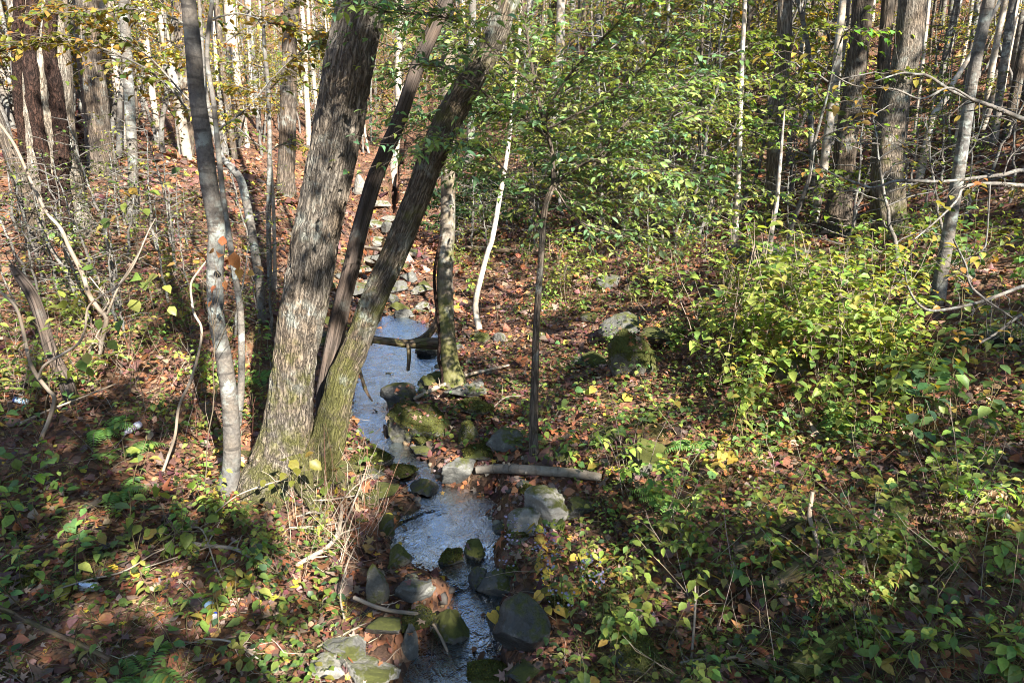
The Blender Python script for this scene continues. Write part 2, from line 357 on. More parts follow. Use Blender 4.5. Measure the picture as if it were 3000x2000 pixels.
def plain_mat(name, col, rough=.6, metal=0.0, noise=.25, scale=30):
    m, nt, N = newmat(name); tc = N('ShaderNodeTexCoord').outputs['Object']
    n1 = N('ShaderNodeTexNoise', i={'Vector': tc, 'Scale': scale, 'Detail': 5.0}).outputs['Fac']
    c = mixc(N, n1, tuple(a * (1 - noise) for a in col), tuple(min(1, a * (1 + noise)) for a in col))
    p = N('ShaderNodeBsdfPrincipled', i={'Base Color': c, 'Roughness': rough, 'Metallic': metal}); N('ShaderNodeOutputMaterial', i={'Surface': p.outputs[0]}); return m
def attr_mat(name, rough=.8):
    m, nt, N = newmat(name); c = N('ShaderNodeAttribute', attribute_name='Col').outputs['Color']
    n1 = N('ShaderNodeTexNoise', i={'Vector': N('ShaderNodeNewGeometry').outputs['Position'], 'Scale': 25.0, 'Detail': 6.0}).outputs['Fac']
    c = mixc(N, ramp(N, n1, [(.3, 0.0), (.75, .6)]), c, mixc(N, 1.0, c, (.5, .48, .45), 'MULTIPLY'))
    p = N('ShaderNodeBsdfPrincipled', i={'Base Color': c, 'Roughness': rough, 'Specular IOR Level': .25}); N('ShaderNodeOutputMaterial', i={'Surface': p.outputs[0]}); return m
M = {}
M['leaf'] = leaf_mat('leaf_green', .45, .42)
M['litter'] = leaf_mat('leaf_fallen', .12, .6, 0.0)
M['moss'] = leaf_mat('moss_tufts', .3, .9, 0.0, False)
M['twig'] = attr_mat('twig_bark')
M['bark_big'] = bark_mat('bark_furrowed', (.175,.152,.125), (.335,.305,.262), (.045,.036,.029), (.40,.43,.38), .22, .24, 92, 1.0, stretch=.15, rand=.05)
M['bark_vinetree'] = bark_mat('bark_pale_furrowed', (.27,.24,.20), (.45,.415,.365), (.09,.075,.06), (.5,.52,.46), .3, .05, 60, .8, stretch=.2, rand=.05)
M['bark_moss'] = bark_mat('bark_mossy', (.12,.10,.078), (.25,.22,.18), (.03,.024,.018), (.42,.46,.39), .26, .34, 92, 1.0, stretch=.15, rand=.05)
M['bark_dead'] = bark_mat('bark_dead', (.075,.06,.055), (.19,.16,.145), (.03,.025,.02), (.3,.33,.3), .12, .08, 26, .8, stretch=.05, rand=.05)
M['bark_grey'] = bark_mat('bark_smooth_grey', (.075,.073,.072), (.18,.174,.165), (.035,.032,.03), (.36,.41,.38), .42, .10, 36, .5, band=.65, stretch=.8, rand=.12)
M['bark_mott'] = bark_mat('bark_mottled', (.075,.065,.054), (.23,.205,.17), (.035,.03,.024), (.40,.40,.36), .35, .32, 22, .5, band=.45, stretch=.5, rand=.1)
M['bark_pale'] = bark_mat('bark_pale', (.25,.225,.195), (.43,.395,.345), (.10,.085,.07), (.62,.62,.56), .5, 0, 20, .3, band=.35, stretch=.5, rand=.2)
M['bark_brown'] = bark_mat('bark_brown_ridged', (.125,.10,.082), (.235,.205,.17), (.035,.028,.023), (.36,.38,.34), .25, .12, 60, .9, stretch=.12, rand=.15)
M['bark_tan'] = bark_mat('bark_tan_ridged', (.19,.155,.125), (.34,.295,.24), (.05,.04,.032), (.42,.42,.38), .25, .08, 60, .9, stretch=.12, rand=.05)
M['bark_dark'] = bark_mat('bark_dark', (.09,.075,.06), (.18,.15,.12), (.035,.03,.025), (.3,.32,.28), .2, .05, 26, .6, rand=.25)
M['vine'] = bark_mat('vine_hairy', (.035,.02,.016), (.085,.05,.04), (.012,.008,.007), lich=0, moss=0, sc=60, bump=1.0, stretch=.3, rand=.05)
M['rock_grey'] = rock_mat('rock_grey', (.06,.06,.055), (.145,.142,.128), .46)
M['rock_moss'] = rock_mat('rock_mossy', (.08,.078,.066), (.18,.17,.145), .69)
M['rock_pale'] = rock_mat('rock_pale', (.15,.143,.125), (.27,.255,.225), .46, pale=.4)
M['rock_dark'] = rock_mat('rock_wet_dark', (.022,.022,.02), (.066,.064,.057), .50, .35, pale=.1)
M['log_pale'] = bark_mat('log_peeling', (.14,.125,.105), (.28,.255,.22), (.05,.04,.03), (.5,.5,.44), .3, .05, 20, .5, band=.5, stretch=.6, rand=.05)
M['log_rot'] = bark_mat('log_rotten', (.10,.07,.05), (.22,.165,.12), (.035,.025,.02), (.3,.3,.25), .15, .22, 24, .8, rand=.05)
M['log_moss'] = bark_mat('log_moss', (.09,.07,.05), (.18,.14,.10), (.035,.025,.02), (.3,.3,.25), .1, .5, 24, .8, rand=.05)
M['stick'] = bark_mat('stick_grey', (.20,.17,.14), (.34,.30,.25), (.09,.07,.055), (.45,.45,.4), .3, 0, 34, .4, rand=.25)
# ground
m, nt, N = newmat('forest_floor'); M['ground'] = m
pos = N('ShaderNodeNewGeometry').outputs['Position']
vor = N('ShaderNodeTexVoronoi', i={'Vector': pos, 'Scale': 11.0, 'Randomness': 1.0}); v2 = N('ShaderNodeTexVoronoi', feature='DISTANCE_TO_EDGE', i={'Vector': pos, 'Scale': 11.0})
rnd = N('ShaderNodeSeparateColor', i={0: vor.outputs['Color']}).outputs[0]
col = ramp(N, rnd, [(.0, (.07, .042, .03)), (.25, (.15, .072, .042)), (.5, (.25, .115, .06)), (.72, (.19, .105, .07)), (.88, (.33, .2, .12)), (1.0, (.12, .055, .045))])
nn = N('ShaderNodeTexNoise', i={'Vector': pos, 'Scale': 24.0, 'Detail': 8.0, 'Roughness': .7}).outputs['Fac']
col = mixc(N, ramp(N, nn, [(.3, 0.0), (.7, .7)]), col, (.035, .024, .017))
ng = N('ShaderNodeTexNoise', i={'Vector': pos, 'Scale': 1.1, 'Detail': 6.0, 'Roughness': .65}).outputs['Fac']
col = mixc(N, ramp(N, ng, [(.55, 0.0), (.68, .6)]), col, mixc(N, nn, (.03, .04, .01), (.1, .11, .02)))
w3 = N('ShaderNodeTexNoise', i={'Vector': pos, 'Scale': 1.6, 'Detail': 2.0}).outputs['Fac']
bp = N('ShaderNodeBump', i={'Strength': ramp(N, w3, [(.36, .22), (.62, 1.0)]), 'Distance': .055, 'Height': math_(N, 'ADD', ramp(N, v2.outputs[0], [(0, 0.0), (.3, 1.0)]), nn)})
p = N('ShaderNodeBsdfPrincipled', i={'Base Color': col, 'Roughness': .9, 'Specular IOR Level': .2, 'Normal': bp.outputs[0]}); N('ShaderNodeOutputMaterial', i={'Surface': p.outputs[0]})
# streambed look comes from a water layer with clear body over it
m, nt, N = newmat('stream_water'); M['water'] = m
pos = N('ShaderNodeNewGeometry').outputs['Position']
mp = N('ShaderNodeMapping', i={'Vector': pos, 'Scale': (1.0, .75, 1.0)}).outputs[0]
w1 = N('ShaderNodeTexNoise', i={'Vector': mp, 'Scale': 5.5, 'Detail': 5.0, 'Roughness': .6, 'Distortion': 1.6}).outputs['Fac']
w2 = N('ShaderNodeTexNoise', i={'Vector': mp, 'Scale': 26.0, 'Detail': 3.0, 'Roughness': .6, 'Distortion': .8}).outputs['Fac']
bp = N('ShaderNodeBump', i={'Strength': .8, 'Distance': .05, 'Height': math_(N, 'ADD', w1, math_(N, 'MULTIPLY', w2, .35))})
fr = N('ShaderNodeFresnel', i={'IOR': 1.38, 'Normal': bp.outputs[0]}).outputs[0]
gl = N('ShaderNodeBsdfGlossy', i={'Color': (.74, .87, 1.0), 'Roughness': .04, 'Normal': bp.outputs[0]})  # blue tint paints sky reflection into the gloss colour
tr = N('ShaderNodeBsdfTransparent', i={'Color': (.46, .40, .29)})
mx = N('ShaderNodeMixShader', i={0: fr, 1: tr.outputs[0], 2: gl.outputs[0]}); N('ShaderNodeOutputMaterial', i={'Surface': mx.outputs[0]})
#@@PART2
# ------------------------------------------------------------------ setting: ground, water, sky, sun
SUN = unit(np.array([.44, -.72, .60]))
def build_ground():
    n = GN; X, Y, Z = _gx, _gy, GZ
    g = Geo(); i = np.arange(n - 1)[:, None] * n + np.arange(n - 1)[None]
    g.add(np.stack([X, Y, Z], -1).reshape(-1, 3), np.stack([i, i + 1, i + n + 1, i + n], -1).reshape(-1, 4))
    tag(g.build('ground', M['ground']), kind='structure')
build_ground()
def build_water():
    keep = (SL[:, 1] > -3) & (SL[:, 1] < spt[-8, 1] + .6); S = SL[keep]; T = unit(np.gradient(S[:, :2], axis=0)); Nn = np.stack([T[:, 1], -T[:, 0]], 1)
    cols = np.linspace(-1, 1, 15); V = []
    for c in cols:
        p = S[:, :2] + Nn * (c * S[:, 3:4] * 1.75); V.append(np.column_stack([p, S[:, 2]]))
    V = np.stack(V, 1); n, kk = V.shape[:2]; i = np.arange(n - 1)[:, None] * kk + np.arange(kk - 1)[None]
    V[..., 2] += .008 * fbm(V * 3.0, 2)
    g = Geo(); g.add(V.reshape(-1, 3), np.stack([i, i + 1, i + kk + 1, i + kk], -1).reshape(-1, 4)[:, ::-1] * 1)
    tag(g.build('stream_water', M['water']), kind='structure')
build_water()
w = bpy.data.worlds.new('World'); scene.world = w; w.use_nodes = True; nt = w.node_tree; nt.nodes.clear()
sky = nt.nodes.new('ShaderNodeTexSky'); sky.sky_type = 'NISHITA'; sky.sun_disc = False
sky.dust_density = .25; sky.ozone_density = 2.2; sky.air_density = 1.0; sky.sun_elevation = math.asin(SUN[2]); sky.sun_rotation = math.atan2(SUN[0], SUN[1])
bg = nt.nodes.new('ShaderNodeBackground'); bg.inputs[1].default_value = .07; ou = nt.nodes.new('ShaderNodeOutputWorld')
nt.links.new(sky.outputs[0], bg.inputs[0]); nt.links.new(bg.outputs[0], ou.inputs[0])
sl = bpy.data.lights.new('sun', 'SUN'); sl.energy = 5.0; sl.angle = R(.53); sl.color = (1, .94, .84)
so = bpy.data.objects.new('sun', sl); C.objects.link(so); so.rotation_euler = Vector(-SUN).to_track_quat('-Z', 'Y').to_euler()
cam = bpy.data.cameras.new('camera'); co = bpy.data.objects.new('camera', cam); C.objects.link(co)
cam.sensor_width = 36; cam.lens = 24; cam.clip_end = 600; cam.clip_start = .05
co.location = CAM; co.rotation_euler = (math.pi / 2 - PITCH, 0, 0); scene.camera = co
scene.view_settings.view_transform = 'Standard'; scene.view_settings.look = 'None'; scene.view_settings.exposure = 2.15; scene.view_settings.gamma = 1
scene.cycles.pixel_filter_type = 'BLACKMAN_HARRIS'; scene.cycles.filter_width = 1.0
scene.cycles.max_bounces = 6; scene.cycles.transparent_max_bounces = 8; scene.cycles.caustics_reflective = False; scene.cycles.caustics_refractive = False
# ------------------------------------------------------------------ rocks
bm = bmesh.new(); bmesh.ops.create_icosphere(bm, subdivisions=5, radius=1); bm.verts.ensure_lookup_table()
ICO_V = np.array([v.co[:] for v in bm.verts]); ICO_F = np.array([[v.index for v in f.verts] for f in bm.faces]); bm.free()
LEAFY = []   # (points, normals) on which leaves lie
LAND = []    # landmarks for labels
def rock(cx, cy, w, h, mat, label, name='boulder', facet=7, leafy=0.0, land=None, depth=.85, sink=.22):
    facet += 5
    w *= 1.25; h *= 1.22
    r = np.random.default_rng(int(cx * 13 + cy * 7)); g0 = G([cx], [cy + sink * h], HW)[0]; u, v, t = proj(g0)
    c = PT(cx, cy, np.array(t * 1.0)); d = ray(cx, cy); phi = math.atan2(-d[2], d[1])
    rx = w / 2 / F * t; ry = rx * depth; rz2 = (h / 2 / F * t) ** 2 - (ry * math.sin(phi)) ** 2
    rz = max(math.sqrt(max(rz2, 0)) / math.cos(phi), .42 * min(rx, ry))
    V = ICO_V.copy()
    for _ in range(facet):
        n = unit(r.normal(size=3) * np.array([1, 1, .8])); cut = r.uniform(.42, .8); dd = V @ n - cut
        V -= np.where(dd > 0, dd * .93, 0)[:, None] * n
    o_ = r.uniform(0, 50, 3)
    V *= (1 + .16 * fbm(V * 1.2 + o_, 3) - .07 * np.abs(fbm(V * 2.6 + o_, 3)) + .035 * fbm(V * 6 + 7, 3) + .012 * fbm(V * 19, 2))[:, None]
    V /= np.abs(V).max(0)
    a = r.uniform(-.25, .25); ca, sa = math.cos(a), math.sin(a); x, z = V[:, 0] * ca - V[:, 2] * sa, V[:, 0] * sa + V[:, 2] * ca
    V = np.stack([x, V[:, 1], z], 1) * np.array([rx, ry, rz])
    g = Geo(); g.add(V + c, ICO_F); o = g.build(name, M[mat], None, tuple(c)); tag(o, label, 'rock')
    if t < 9.5:
        N2 = unit(V / np.array([rx, ry, rz]) ** 2); amt = {'rock_moss': 1.0, 'rock_grey': .35, 'rock_pale': .3, 'rock_dark': .4}[mat]; nb = int(min(6500, 26000 * rx * ry * amt * 4))
        sc = N2[:, 2] + .75 * fbm(V * 5 / max(rx, .08) * .2 + o_, 3) - (.25 if mat == 'rock_moss' else .75); kk = np.where(sc > .12)[0]
        if len(kk) > 900 and nb > 200:
            q = r.choice(kk, nb); P_ = V[q] + r.normal(size=(nb, 3)) * np.array([rx, ry, rz]) * .02; gm = Geo(); D_ = unit(N2[q] + .8 * r.normal(size=(nb, 3)))
            leaves(gm, P_ + c - D_ * .004, D_, unit(r.normal(size=(nb, 3))), r.uniform(.008, .02, nb), pal([(.05,.055,.012),(.085,.09,.017),(.13,.135,.025),(.075,.06,.022)], nb, None, .2, r), DIA, 0, 1, .9)
            gm.build('moss', M['moss'], o, tuple(c), smooth=False)
    if leafy:
        N_ = unit(V / np.array([rx, ry, rz]) ** 2); k = np.where(N_[:, 2] > .72)[0]
        nl = int(leafy * rx * ry * 3.1 * 170)
        if len(k) and nl: q = r.choice(k, nl); LEAFY.append((V[q] + c + N_[q] * .012 + r.normal(size=(nl, 3)) * .01, N_[q]))
    if land: LAND.append((land, c))
    return o
ROCKS = [
(1237,1240,167,107,'rock_moss','mossy boulder with red leaves on its flat top beside the narrow stream run',6,1.0,'the leaf topped boulder'),
(1174,1162,107,69,'rock_dark','dark two humped rock at the lower end of the upper pool',4,.4,None),
(1470,1293,100,72,'rock_grey','smooth grey rounded rock above the mossy flat stone',3,0,'the smooth grey rock'),
(1390,1325,115,56,'rock_moss','flat mossy stone sloping down below the smooth grey rock',5,.2,None),
(1368,1277,54,67,'rock_moss','small moss covered upright stone between two boulders in the leaves',4,0,None),
(1342,1376,92,80,'rock_grey','angular grey rock with flat faces just above the middle pool',9,0,'the angular grey rock'),
(1395,1192,94,50,'rock_moss','low mossy rock among leaves below the grey bank stones',5,.5,None),
(1372,1143,130,58,'rock_grey','long dark grey bank stone under the pale fallen branch',8,.2,None),
(1820,965,120,85,'rock_grey','large grey boulder with a pointed lit top on the leafy bank',8,0,'the pointed grey boulder'),
(1868,1054,140,138,'rock_moss','biggest bank boulder with leaf covered sloping top',6,.8,'the sloping leaf boulder'),
(1945,990,134,44,'rock_moss','long low mossy stone behind the sloping leaf boulder',4,.2,None),
(1413,986,42,42,'rock_moss','small rounded stone at the foot of the pale leaning stem',4,0,None),
(1468,990,42,36,'rock_pale','small pale angular stone next to a rounded mossy one',9,0,None),
(1254,1031,64,33,'rock_dark','dark wet stone lying under the log over the upper pool',3,0,None),
(1700,1057,31,25,'rock_grey','little grey stone beside a mossy lump on the open bank',5,0,None),
(1746,1056,62,45,'rock_moss','mossy lump left of the sloping leaf boulder',3,.2,None),
(1770,1275,94,71,'rock_moss','grey rock with moss cap sitting alone in orange leaves',5,0,'the moss capped rock'),
(1902,1340,90,110,'rock_moss','tall mossy rock with bare grey crown at the edge of the herbs',6,0,'the bare crowned rock'),
(1658,1333,58,58,'rock_moss','dark moss tuft rock above the fallen log',3,0,None),
(1590,1488,116,110,'rock_pale','pale sunlit slab leaning beside the middle pool',8,0,'the pale leaning slab'),
(1540,1543,90,94,'rock_pale','rounded sunlit stone at the edge of the middle pool',3,0,None),
(1694,1492,85,62,'rock_dark','dark cracked rock under the end of the fallen log',9,0,None),
(1553,1848,170,172,'rock_dark','largest dark boulder standing at the lower pool',6,0,'the largest dark boulder'),
(1316,1828,105,118,'rock_moss','bright green moss covered boulder in the middle of the lower stream',3,0,'the bright moss boulder'),
(1454,1712,100,78,'rock_grey','rounded grey stone in the stream between the two pools',3,0,'the grey stream stone'),
(1403,1697,51,62,'rock_dark','dark stone leaning against the rounded grey stream stone',3,0,None),
(1205,1726,116,85,'rock_grey','flat grey slab on the shore below the middle pool',9,.15,'the flat shore slab'),
(1165,1641,71,76,'rock_moss','round bright mossy stone at the shore of the middle pool',2,0,None),
(1328,1630,76,54,'rock_moss','mossy dome standing in the outflow of the middle pool',2,0,None),
(1397,1617,62,62,'rock_moss','upright mossy stone in the outflow of the middle pool',3,.2,None),
(1201,1889,45,107,'rock_grey','upright grey post shaped stone beside the lower pool',7,0,'the upright stone'),
(1200,1818,125,62,'rock_dark','dark shaded rocks edge above the upright stone',5,.5,None),
(1085,1962,150,80,'rock_pale','pale mossy sunlit stone on the shore under thin sticks',5,.3,'the sunlit shore stone'),
(955,1962,90,76,'rock_pale','white sunlit stone with leaves around it',8,.2,None),
(1450,1968,134,73,'rock_moss','mossy sunlit boulder at the foot of the largest dark boulder',4,.1,None),
(1245,1428,71,47,'rock_dark','black wet stone in the riffle above the middle pool',5,0,None),
(1092,1390,85,45,'rock_grey','blue grey angular stone on the shore of the riffle',9,0,None),
(1174,1378,80,30,'rock_moss','low moss strip stone crossing the riffle',3,.2,None),
(1083,1338,120,58,'rock_moss','long dark mossy stone at the foot of the twin trunk tree',4,.1,None),
(1132,1541,58,62,'rock_moss','dark mossy stone on the twig covered shore of the middle pool',3,0,None),
(1091,1465,31,45,'rock_moss','small upright mossy stone among twigs by the riffle',3,0,None),
(1236,1320,60,31,'rock_dark','small dark stone under the leaf topped boulder',4,0,None),
(1112,1735,58,140,'rock_moss','tall mossy bank stone covered with leaves',4,.3,None),
(1640,1766,60,40,'rock_moss','low mossy stone among the lilac flowers',3,.2,None),
(1783,1793,76,67,'rock_moss','mossy stone hidden in yellow green seedlings',3,0,None),
(1870,1925,107,107,'rock_moss','shaggy brown mossy stone surrounded by seedlings',3,0,'the shaggy mossy stone'),
(75,1700,98,40,'rock_moss','low half mossy stone in red leaves near the litter',4,0,'the half mossy stone'),
(2262,738,205,84,'rock_grey','big square grey block with pale blue face under a thin stem',12,.5,'the square grey block'),
(1098,706,62,40,'rock_pale','pale rounded stone upstream between the leaning trunks',4,0,None),
(1194,813,50,32,'rock_grey','grey angular stone upstream behind the mossy leaning trunk',8,0,None),
(1172,844,40,40,'rock_grey','blue grey stone close behind the mossy leaning trunk',8,0,None),
(1145,882,36,38,'rock_grey','grey stone at the head of the upper pool',6,0,None),
(1243,903,50,34,'rock_pale','white sunlit stone at the head of the upper pool',9,0,None),
(1245,836,45,29,'rock_moss','small mossy stone on the leaf dam upstream',3,0,None),
(1232,850,60,26,'rock_pale','flat pale slab lying on the leaf dam upstream',8,0,None),
(1052,548,42,70,'rock_pale','tall white boulder glowing in the sun far upstream',4,0,'the white far boulder'),
(1100,765,84,26,'rock_pale','flat sunlit slab in the leaf filled upstream bed',9,.1,None),
(1128,822,70,24,'rock_pale','pale flat stone behind the two leaning trunks',8,.1,None),
(1052,845,80,26,'rock_grey','grey flat slab beside the dead leaning trunk upstream',9,.2,None),
(1165,785,60,24,'rock_moss','olive mossy slab on the upstream bed',6,0,None),
(1045,790,70,26,'rock_pale','sunlit slab upstream close to the big tree',8,.2,None),
(1092,655,70,24,'rock_pale','broad pale stone on the far creek bed',8,.2,None),
(1150,640,54,20,'rock_pale','thin pale slab on the far creek bed',8,0,None),
(1198,742,66,24,'rock_grey','grey slab under the white upstream log',8,.2,None),
(1290,905,70,26,'rock_pale','pale gravel slab right of the straight pool trunk',7,.2,None),
(1110,600,60,26,'rock_pale','pale sunlit rock in the far bright creek',8,.1,None),
(1134,668,30,36,'rock_grey','small grey stone standing in the far creek bed',6,0,None),
(1180,690,40,24,'rock_moss','moss green stone on the far creek edge',4,0,None),
(2957,145,76,50,'rock_pale','white lichen covered rock high on the steep slope',9,0,None),
(2992,272,30,70,'rock_grey','tall grey outcrop at the edge of the steep slope',7,0,None),
(2321,1079,98,89,'rock_moss','mossy grey rock hidden under the broad leaf bush',5,.2,None),
(2935,985,120,60,'rock_dark','dark rock behind the dark green broad leaves on the slope',6,.2,None),
(1785,830,70,44,'rock_grey','grey stone half buried on the bench behind the pointed boulder',6,.3,None),
(2612,1490,72,66,'rock_moss','bright moss lump next to the dried brown ferns',2,0,'the bright moss lump'),
(2450,1588,60,40,'rock_moss','rotting mossy lump between pale sticks in the herbs',3,0,None),
(2268,55,40,28,'rock_grey','grey boulder on the hillside behind the brown trunks',7,0,None),
(700,410,34,36,'rock_pale','pale boulder between thin trunks on the sunny slope',6,0,None),
(1570,985,52,26,'rock_moss','flat mossy stone behind the thin forked tree',3,.3,None),
(1735,930,60,26,'rock_moss','low mossy stone in front of the leafy bench',3,.4,None),
]
for cx, cy, w_, h_, mt, lb, fc, lf, ld in ROCKS: rock(cx, cy, w_, h_, mt, lb, 'boulder' if w_ > 80 else 'stone', fc, lf, ld)
# ------------------------------------------------------------------ stems from photo outlines
def lift(px, k=0.0, base=None, kx=0):
    """pixel outline (u, v, width) of a stem standing at its first point -> 3D points and radii; k = lean away from the viewer per metre of height"""
    px = np.array(px, float); b = G1(px[0, 0], px[0, 1]) if base is None else np.asarray(base)
    d = ray(px[:, 0], px[:, 1]); t = (b[1] + k * (CAM[2] - b[2])) / (d[:, 1] - k * d[:, 2])
    p = CAM + d * t[:, None]; return p, px[:, 2] / 2 / F * t, b
def extend(p, r, L, tip=.5, bend=.15):
    if L <= 0: return p, r
    d = unit(p[-1] - p[-2]); up = np.array([0, 0, 1.]); q = []; rr = []
    for i in range(1, 6):
        dd = unit(d + up * bend * i); base = q[-1] if q else p[-1]; q.append(base + dd * L / 5); rr.append(r[-1] * (1 - (1 - tip) * i / 5))
    return np.concatenate([p, q]), np.concatenate([r, rr])
def trunk_geo(p, r, sides, n, mat_seed, rough=.05, furrow=0.0, flare=0.0):
    p = np.concatenate([[p[0] - np.array([0, 0, .3])], p]); r = np.concatenate([[r[0] * 1.05], r])
    q = smooth_line(np.column_stack([p, r]), n); g = Geo(); tube(g, q[:, :3], np.maximum(q[:, 3], .002), sides, rough=rough, furrow=furrow, flare=flare, seed=mat_seed); return g
def sprays(gl, gt, lines, n, tl, lsize, pals, wts, nl=9, tpl=OV, droop=.25, spread=1.1, up=.1, tr=.0035, jitter=.06, outer=.5, rg=None, tw_col=(.10,.08,.06), flat=.35):
    """twigs with alternate leaves grown off the given branch lines"""
    rg = rg or rng; Ls = np.array([np.linalg.norm(np.diff(l, axis=0), axis=1).sum() for l in lines]); pick = rg.choice(len(lines), n, p=Ls / Ls.sum())
    P0 = np.empty((n, 3)); D0 = np.empty((n, 3))
    for i, k in enumerate(pick):
        l = lines[k]; f = (rg.uniform() ** outer) * (len(l) - 1.001); j = int(f); P0[i] = l[j] + (l[j + 1] - l[j]) * (f - j); D0[i] = l[j + 1] - l[j]
    D0 = unit(D0); a = rg.normal(size=n) * spread; ca, sa = np.cos(a), np.sin(a)
    D = np.stack([D0[:, 0] * ca - D0[:, 1] * sa, D0[:, 0] * sa + D0[:, 1] * ca, D0[:, 2] * .35 + up + .18 * rg.normal(size=n)], 1); D = unit(D)
    L = rg.uniform(*tl, size=n); K = 6; s = np.linspace(0, 1, K)
    TW = P0[:, None] + D[:, None] * (L[:, None] * s)[..., None]; TW[..., 2] -= droop * L[:, None] * s ** 2
    TW += jitter * (L[:, None] * s)[..., None] * rg.normal(size=(n, K, 3))
    tubes(gt, TW, tr * (1.15 - .8 * s)[None] * np.ones((n, 1)), tw_col, 0 if gt is not gl else 1)
    f = (np.arange(nl) + .6) / nl; f = np.clip(f[None] + .04 * rg.normal(size=(n, nl)), .12, 1) * (K - 1.001); j = f.astype(int); fr = (f - j)[..., None]
    ii = np.arange(n)[:, None]; pos = TW[ii, j] * (1 - fr) + TW[ii, j + 1] * fr; td = unit(TW[ii, j + 1] - TW[ii, j])
    side = unit(np.cross(td, np.array([0, 0, 1.]))); sg = np.where(np.arange(nl) % 2, 1, -1)[None, :, None]
    ld = unit(td * .7 + side * sg * rg.uniform(.5, 1.2, (n, nl, 1)) + np.array([0, 0, -1]) * rg.uniform(0, .55, (n, nl, 1)))
    nr = unit(np.array([0, 0, 1.]) + flat * rg.normal(size=(n, nl, 3)))
    m = rg.uniform(size=(n, nl)) < .88
    cols = pal(pals, n, wts, .12, rg)[:, None] * (1 + .16 * rg.normal(size=(n, nl, 1)))
    leaves(gl, pos[m], ld[m], nr[m], (lsize * rg.uniform(.6, 1.25, (n, nl)))[m], np.clip(cols[m], .004, .9), tpl, 0, rg.uniform(.3, 2.2, m.sum()), rg.uniform(.85, 1.15, m.sum()))
GREEN = [(.075,.15,.06),(.095,.18,.055),(.13,.21,.045),(.19,.24,.045),(.06,.12,.06)]
YG = [(.195,.285,.045),(.27,.335,.055),(.13,.22,.04),(.34,.35,.075),(.09,.165,.04)]
YEL = [(.50,.36,.05),(.44,.33,.04),(.38,.34,.05),(.50,.28,.05),(.28,.28,.04)]
ORA = [(.42,.19,.05),(.45,.25,.09),(.33,.12,.03),(.42,.28,.05)]
LIT = [(.30,.115,.05),(.36,.165,.08),(.20,.08,.045),(.13,.065,.048),(.36,.245,.18),(.19,.13,.10),(.12,.045,.048),(.42,.27,.10),(.27,.19,.16),(.09,.06,.052),(.16,.085,.08)]
LITW = [2.2,1.8,2.8,3,1.2,2.2,1.4,.3,1.2,1.6,1.4]
def limb3(p0, p1, n=9, sag=.0, wob=.05, rg=None):
    rg = rg or rng; p0 = np.asarray(p0, float); p1 = np.asarray(p1, float); L = np.linalg.norm(p1 - p0); s = np.linspace(0, 1, n)
    q = p0 + (p1 - p0) * s[:, None]; q[:, 2] += sag * L * (s - s ** 2) * 2; w0 = np.cumsum(rg.normal(size=(n, 3)), 0) * wob * L / n; w0 -= w0[-1] * s[:, None]; return q + w0
def limb_px(px, t0, t1): 
    px = np.array(px, float); d = ray(px[:, 0], px[:, 1]); t = np.linspace(t0, t1, len(px)) / d[:, 1]; return smooth_line(CAM + d * t[:, None], 4 * len(px))
def tree(name, label, px, mat, cat='tree', k=0.0, ext=6, sides=16, n=60, rough=.05, furrow=0, flare=0, base=None, limbs=(), group=None, land=None, spray=None, tip=.5):
    p, r, b = lift(px, k, base); p2, r2 = extend(p, r, ext, tip); root = empty(name, b, label, cat, group)
    sd = int(px[0][0]) % 97
    trunk_geo(p2, r2, sides, n, sd, rough, furrow, flare).build('trunk', M[mat], root, tuple(b))
    lines = []
    for l in limbs:
        pts, r0, r1 = l; g = Geo(); tube(g, pts, np.linspace(r0, r1, len(pts)), 8, rough=.06, seed=sd); g.build('branch', M[mat], root, tuple(b)); lines.append(np.asarray(pts))
    if spray and lines:
        gl = Geo(); sprays(gl, gl, lines, **spray); gl.build('crown', [M['leaf'], M['twig']], root, tuple(b))
    if land: LAND.append((land, b))
    return root, p2, r2, b
# --- the twin trunk tree with its dead companion
b1 = G1(835, 1400)
K1 = [(832,1405,250),(838,1340,196),(846,1250,150),(853,1150,128),(864,1050,124),(880,950,132),(900,850,134),(925,700,134),(965,500,136),(1000,330,138),(1030,150,140),(1062,0,140),(1090,-140,138)]
K3 = [(905,1390,150),(958,1290,112),(985,1190,90),(1008,1096,84),(1046,1007,78),(1080,918,74),(1118,828,76),(1158,739,78),(1186,670,78),(1222,580,78),(1256,491,78),(1292,402,80),(1335,312,80),(1388,223,72),(1446,112,70),(1490,0,66),(1540,-140,60)]
r1, pK1, rK1, _ = tree('twin_trunk_tree', 'big furrowed grey tree of two trunks growing from one mossy base at the stream', K1, 'bark_big', ext=9, sides=120, n=420, rough=.04, furrow=.10, flare=.2, land='the twin trunk tree')
p3, q3, _ = lift(K3, .04, np.array([b1[0] + .2, b1[1], b1[2]])); p3, q3 = extend(p3, q3, 7)
trunk_geo(p3, q3, 90, 380, 5, .06, .10, 0).build('leaning_trunk', M['bark_moss'], r1, tuple(b1))
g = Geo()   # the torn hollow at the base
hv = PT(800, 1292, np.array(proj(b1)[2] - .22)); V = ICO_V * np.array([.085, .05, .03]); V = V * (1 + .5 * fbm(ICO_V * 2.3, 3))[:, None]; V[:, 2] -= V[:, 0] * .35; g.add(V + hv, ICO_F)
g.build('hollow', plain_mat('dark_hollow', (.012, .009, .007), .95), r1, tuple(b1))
b2 = G1(955, 1180); b2 = np.array([b2[0], b1[1] + .42, H(b2[0], b1[1] + .42)])
K2 = [(955,1180,60),(962,1096,56),(1000,900,52),(1030,784,50),(1056,670,48),(1094,536,46),(1130,445,46),(1167,357,44),(1230,178,42),(1308,0,42),(1350,-100,40)]
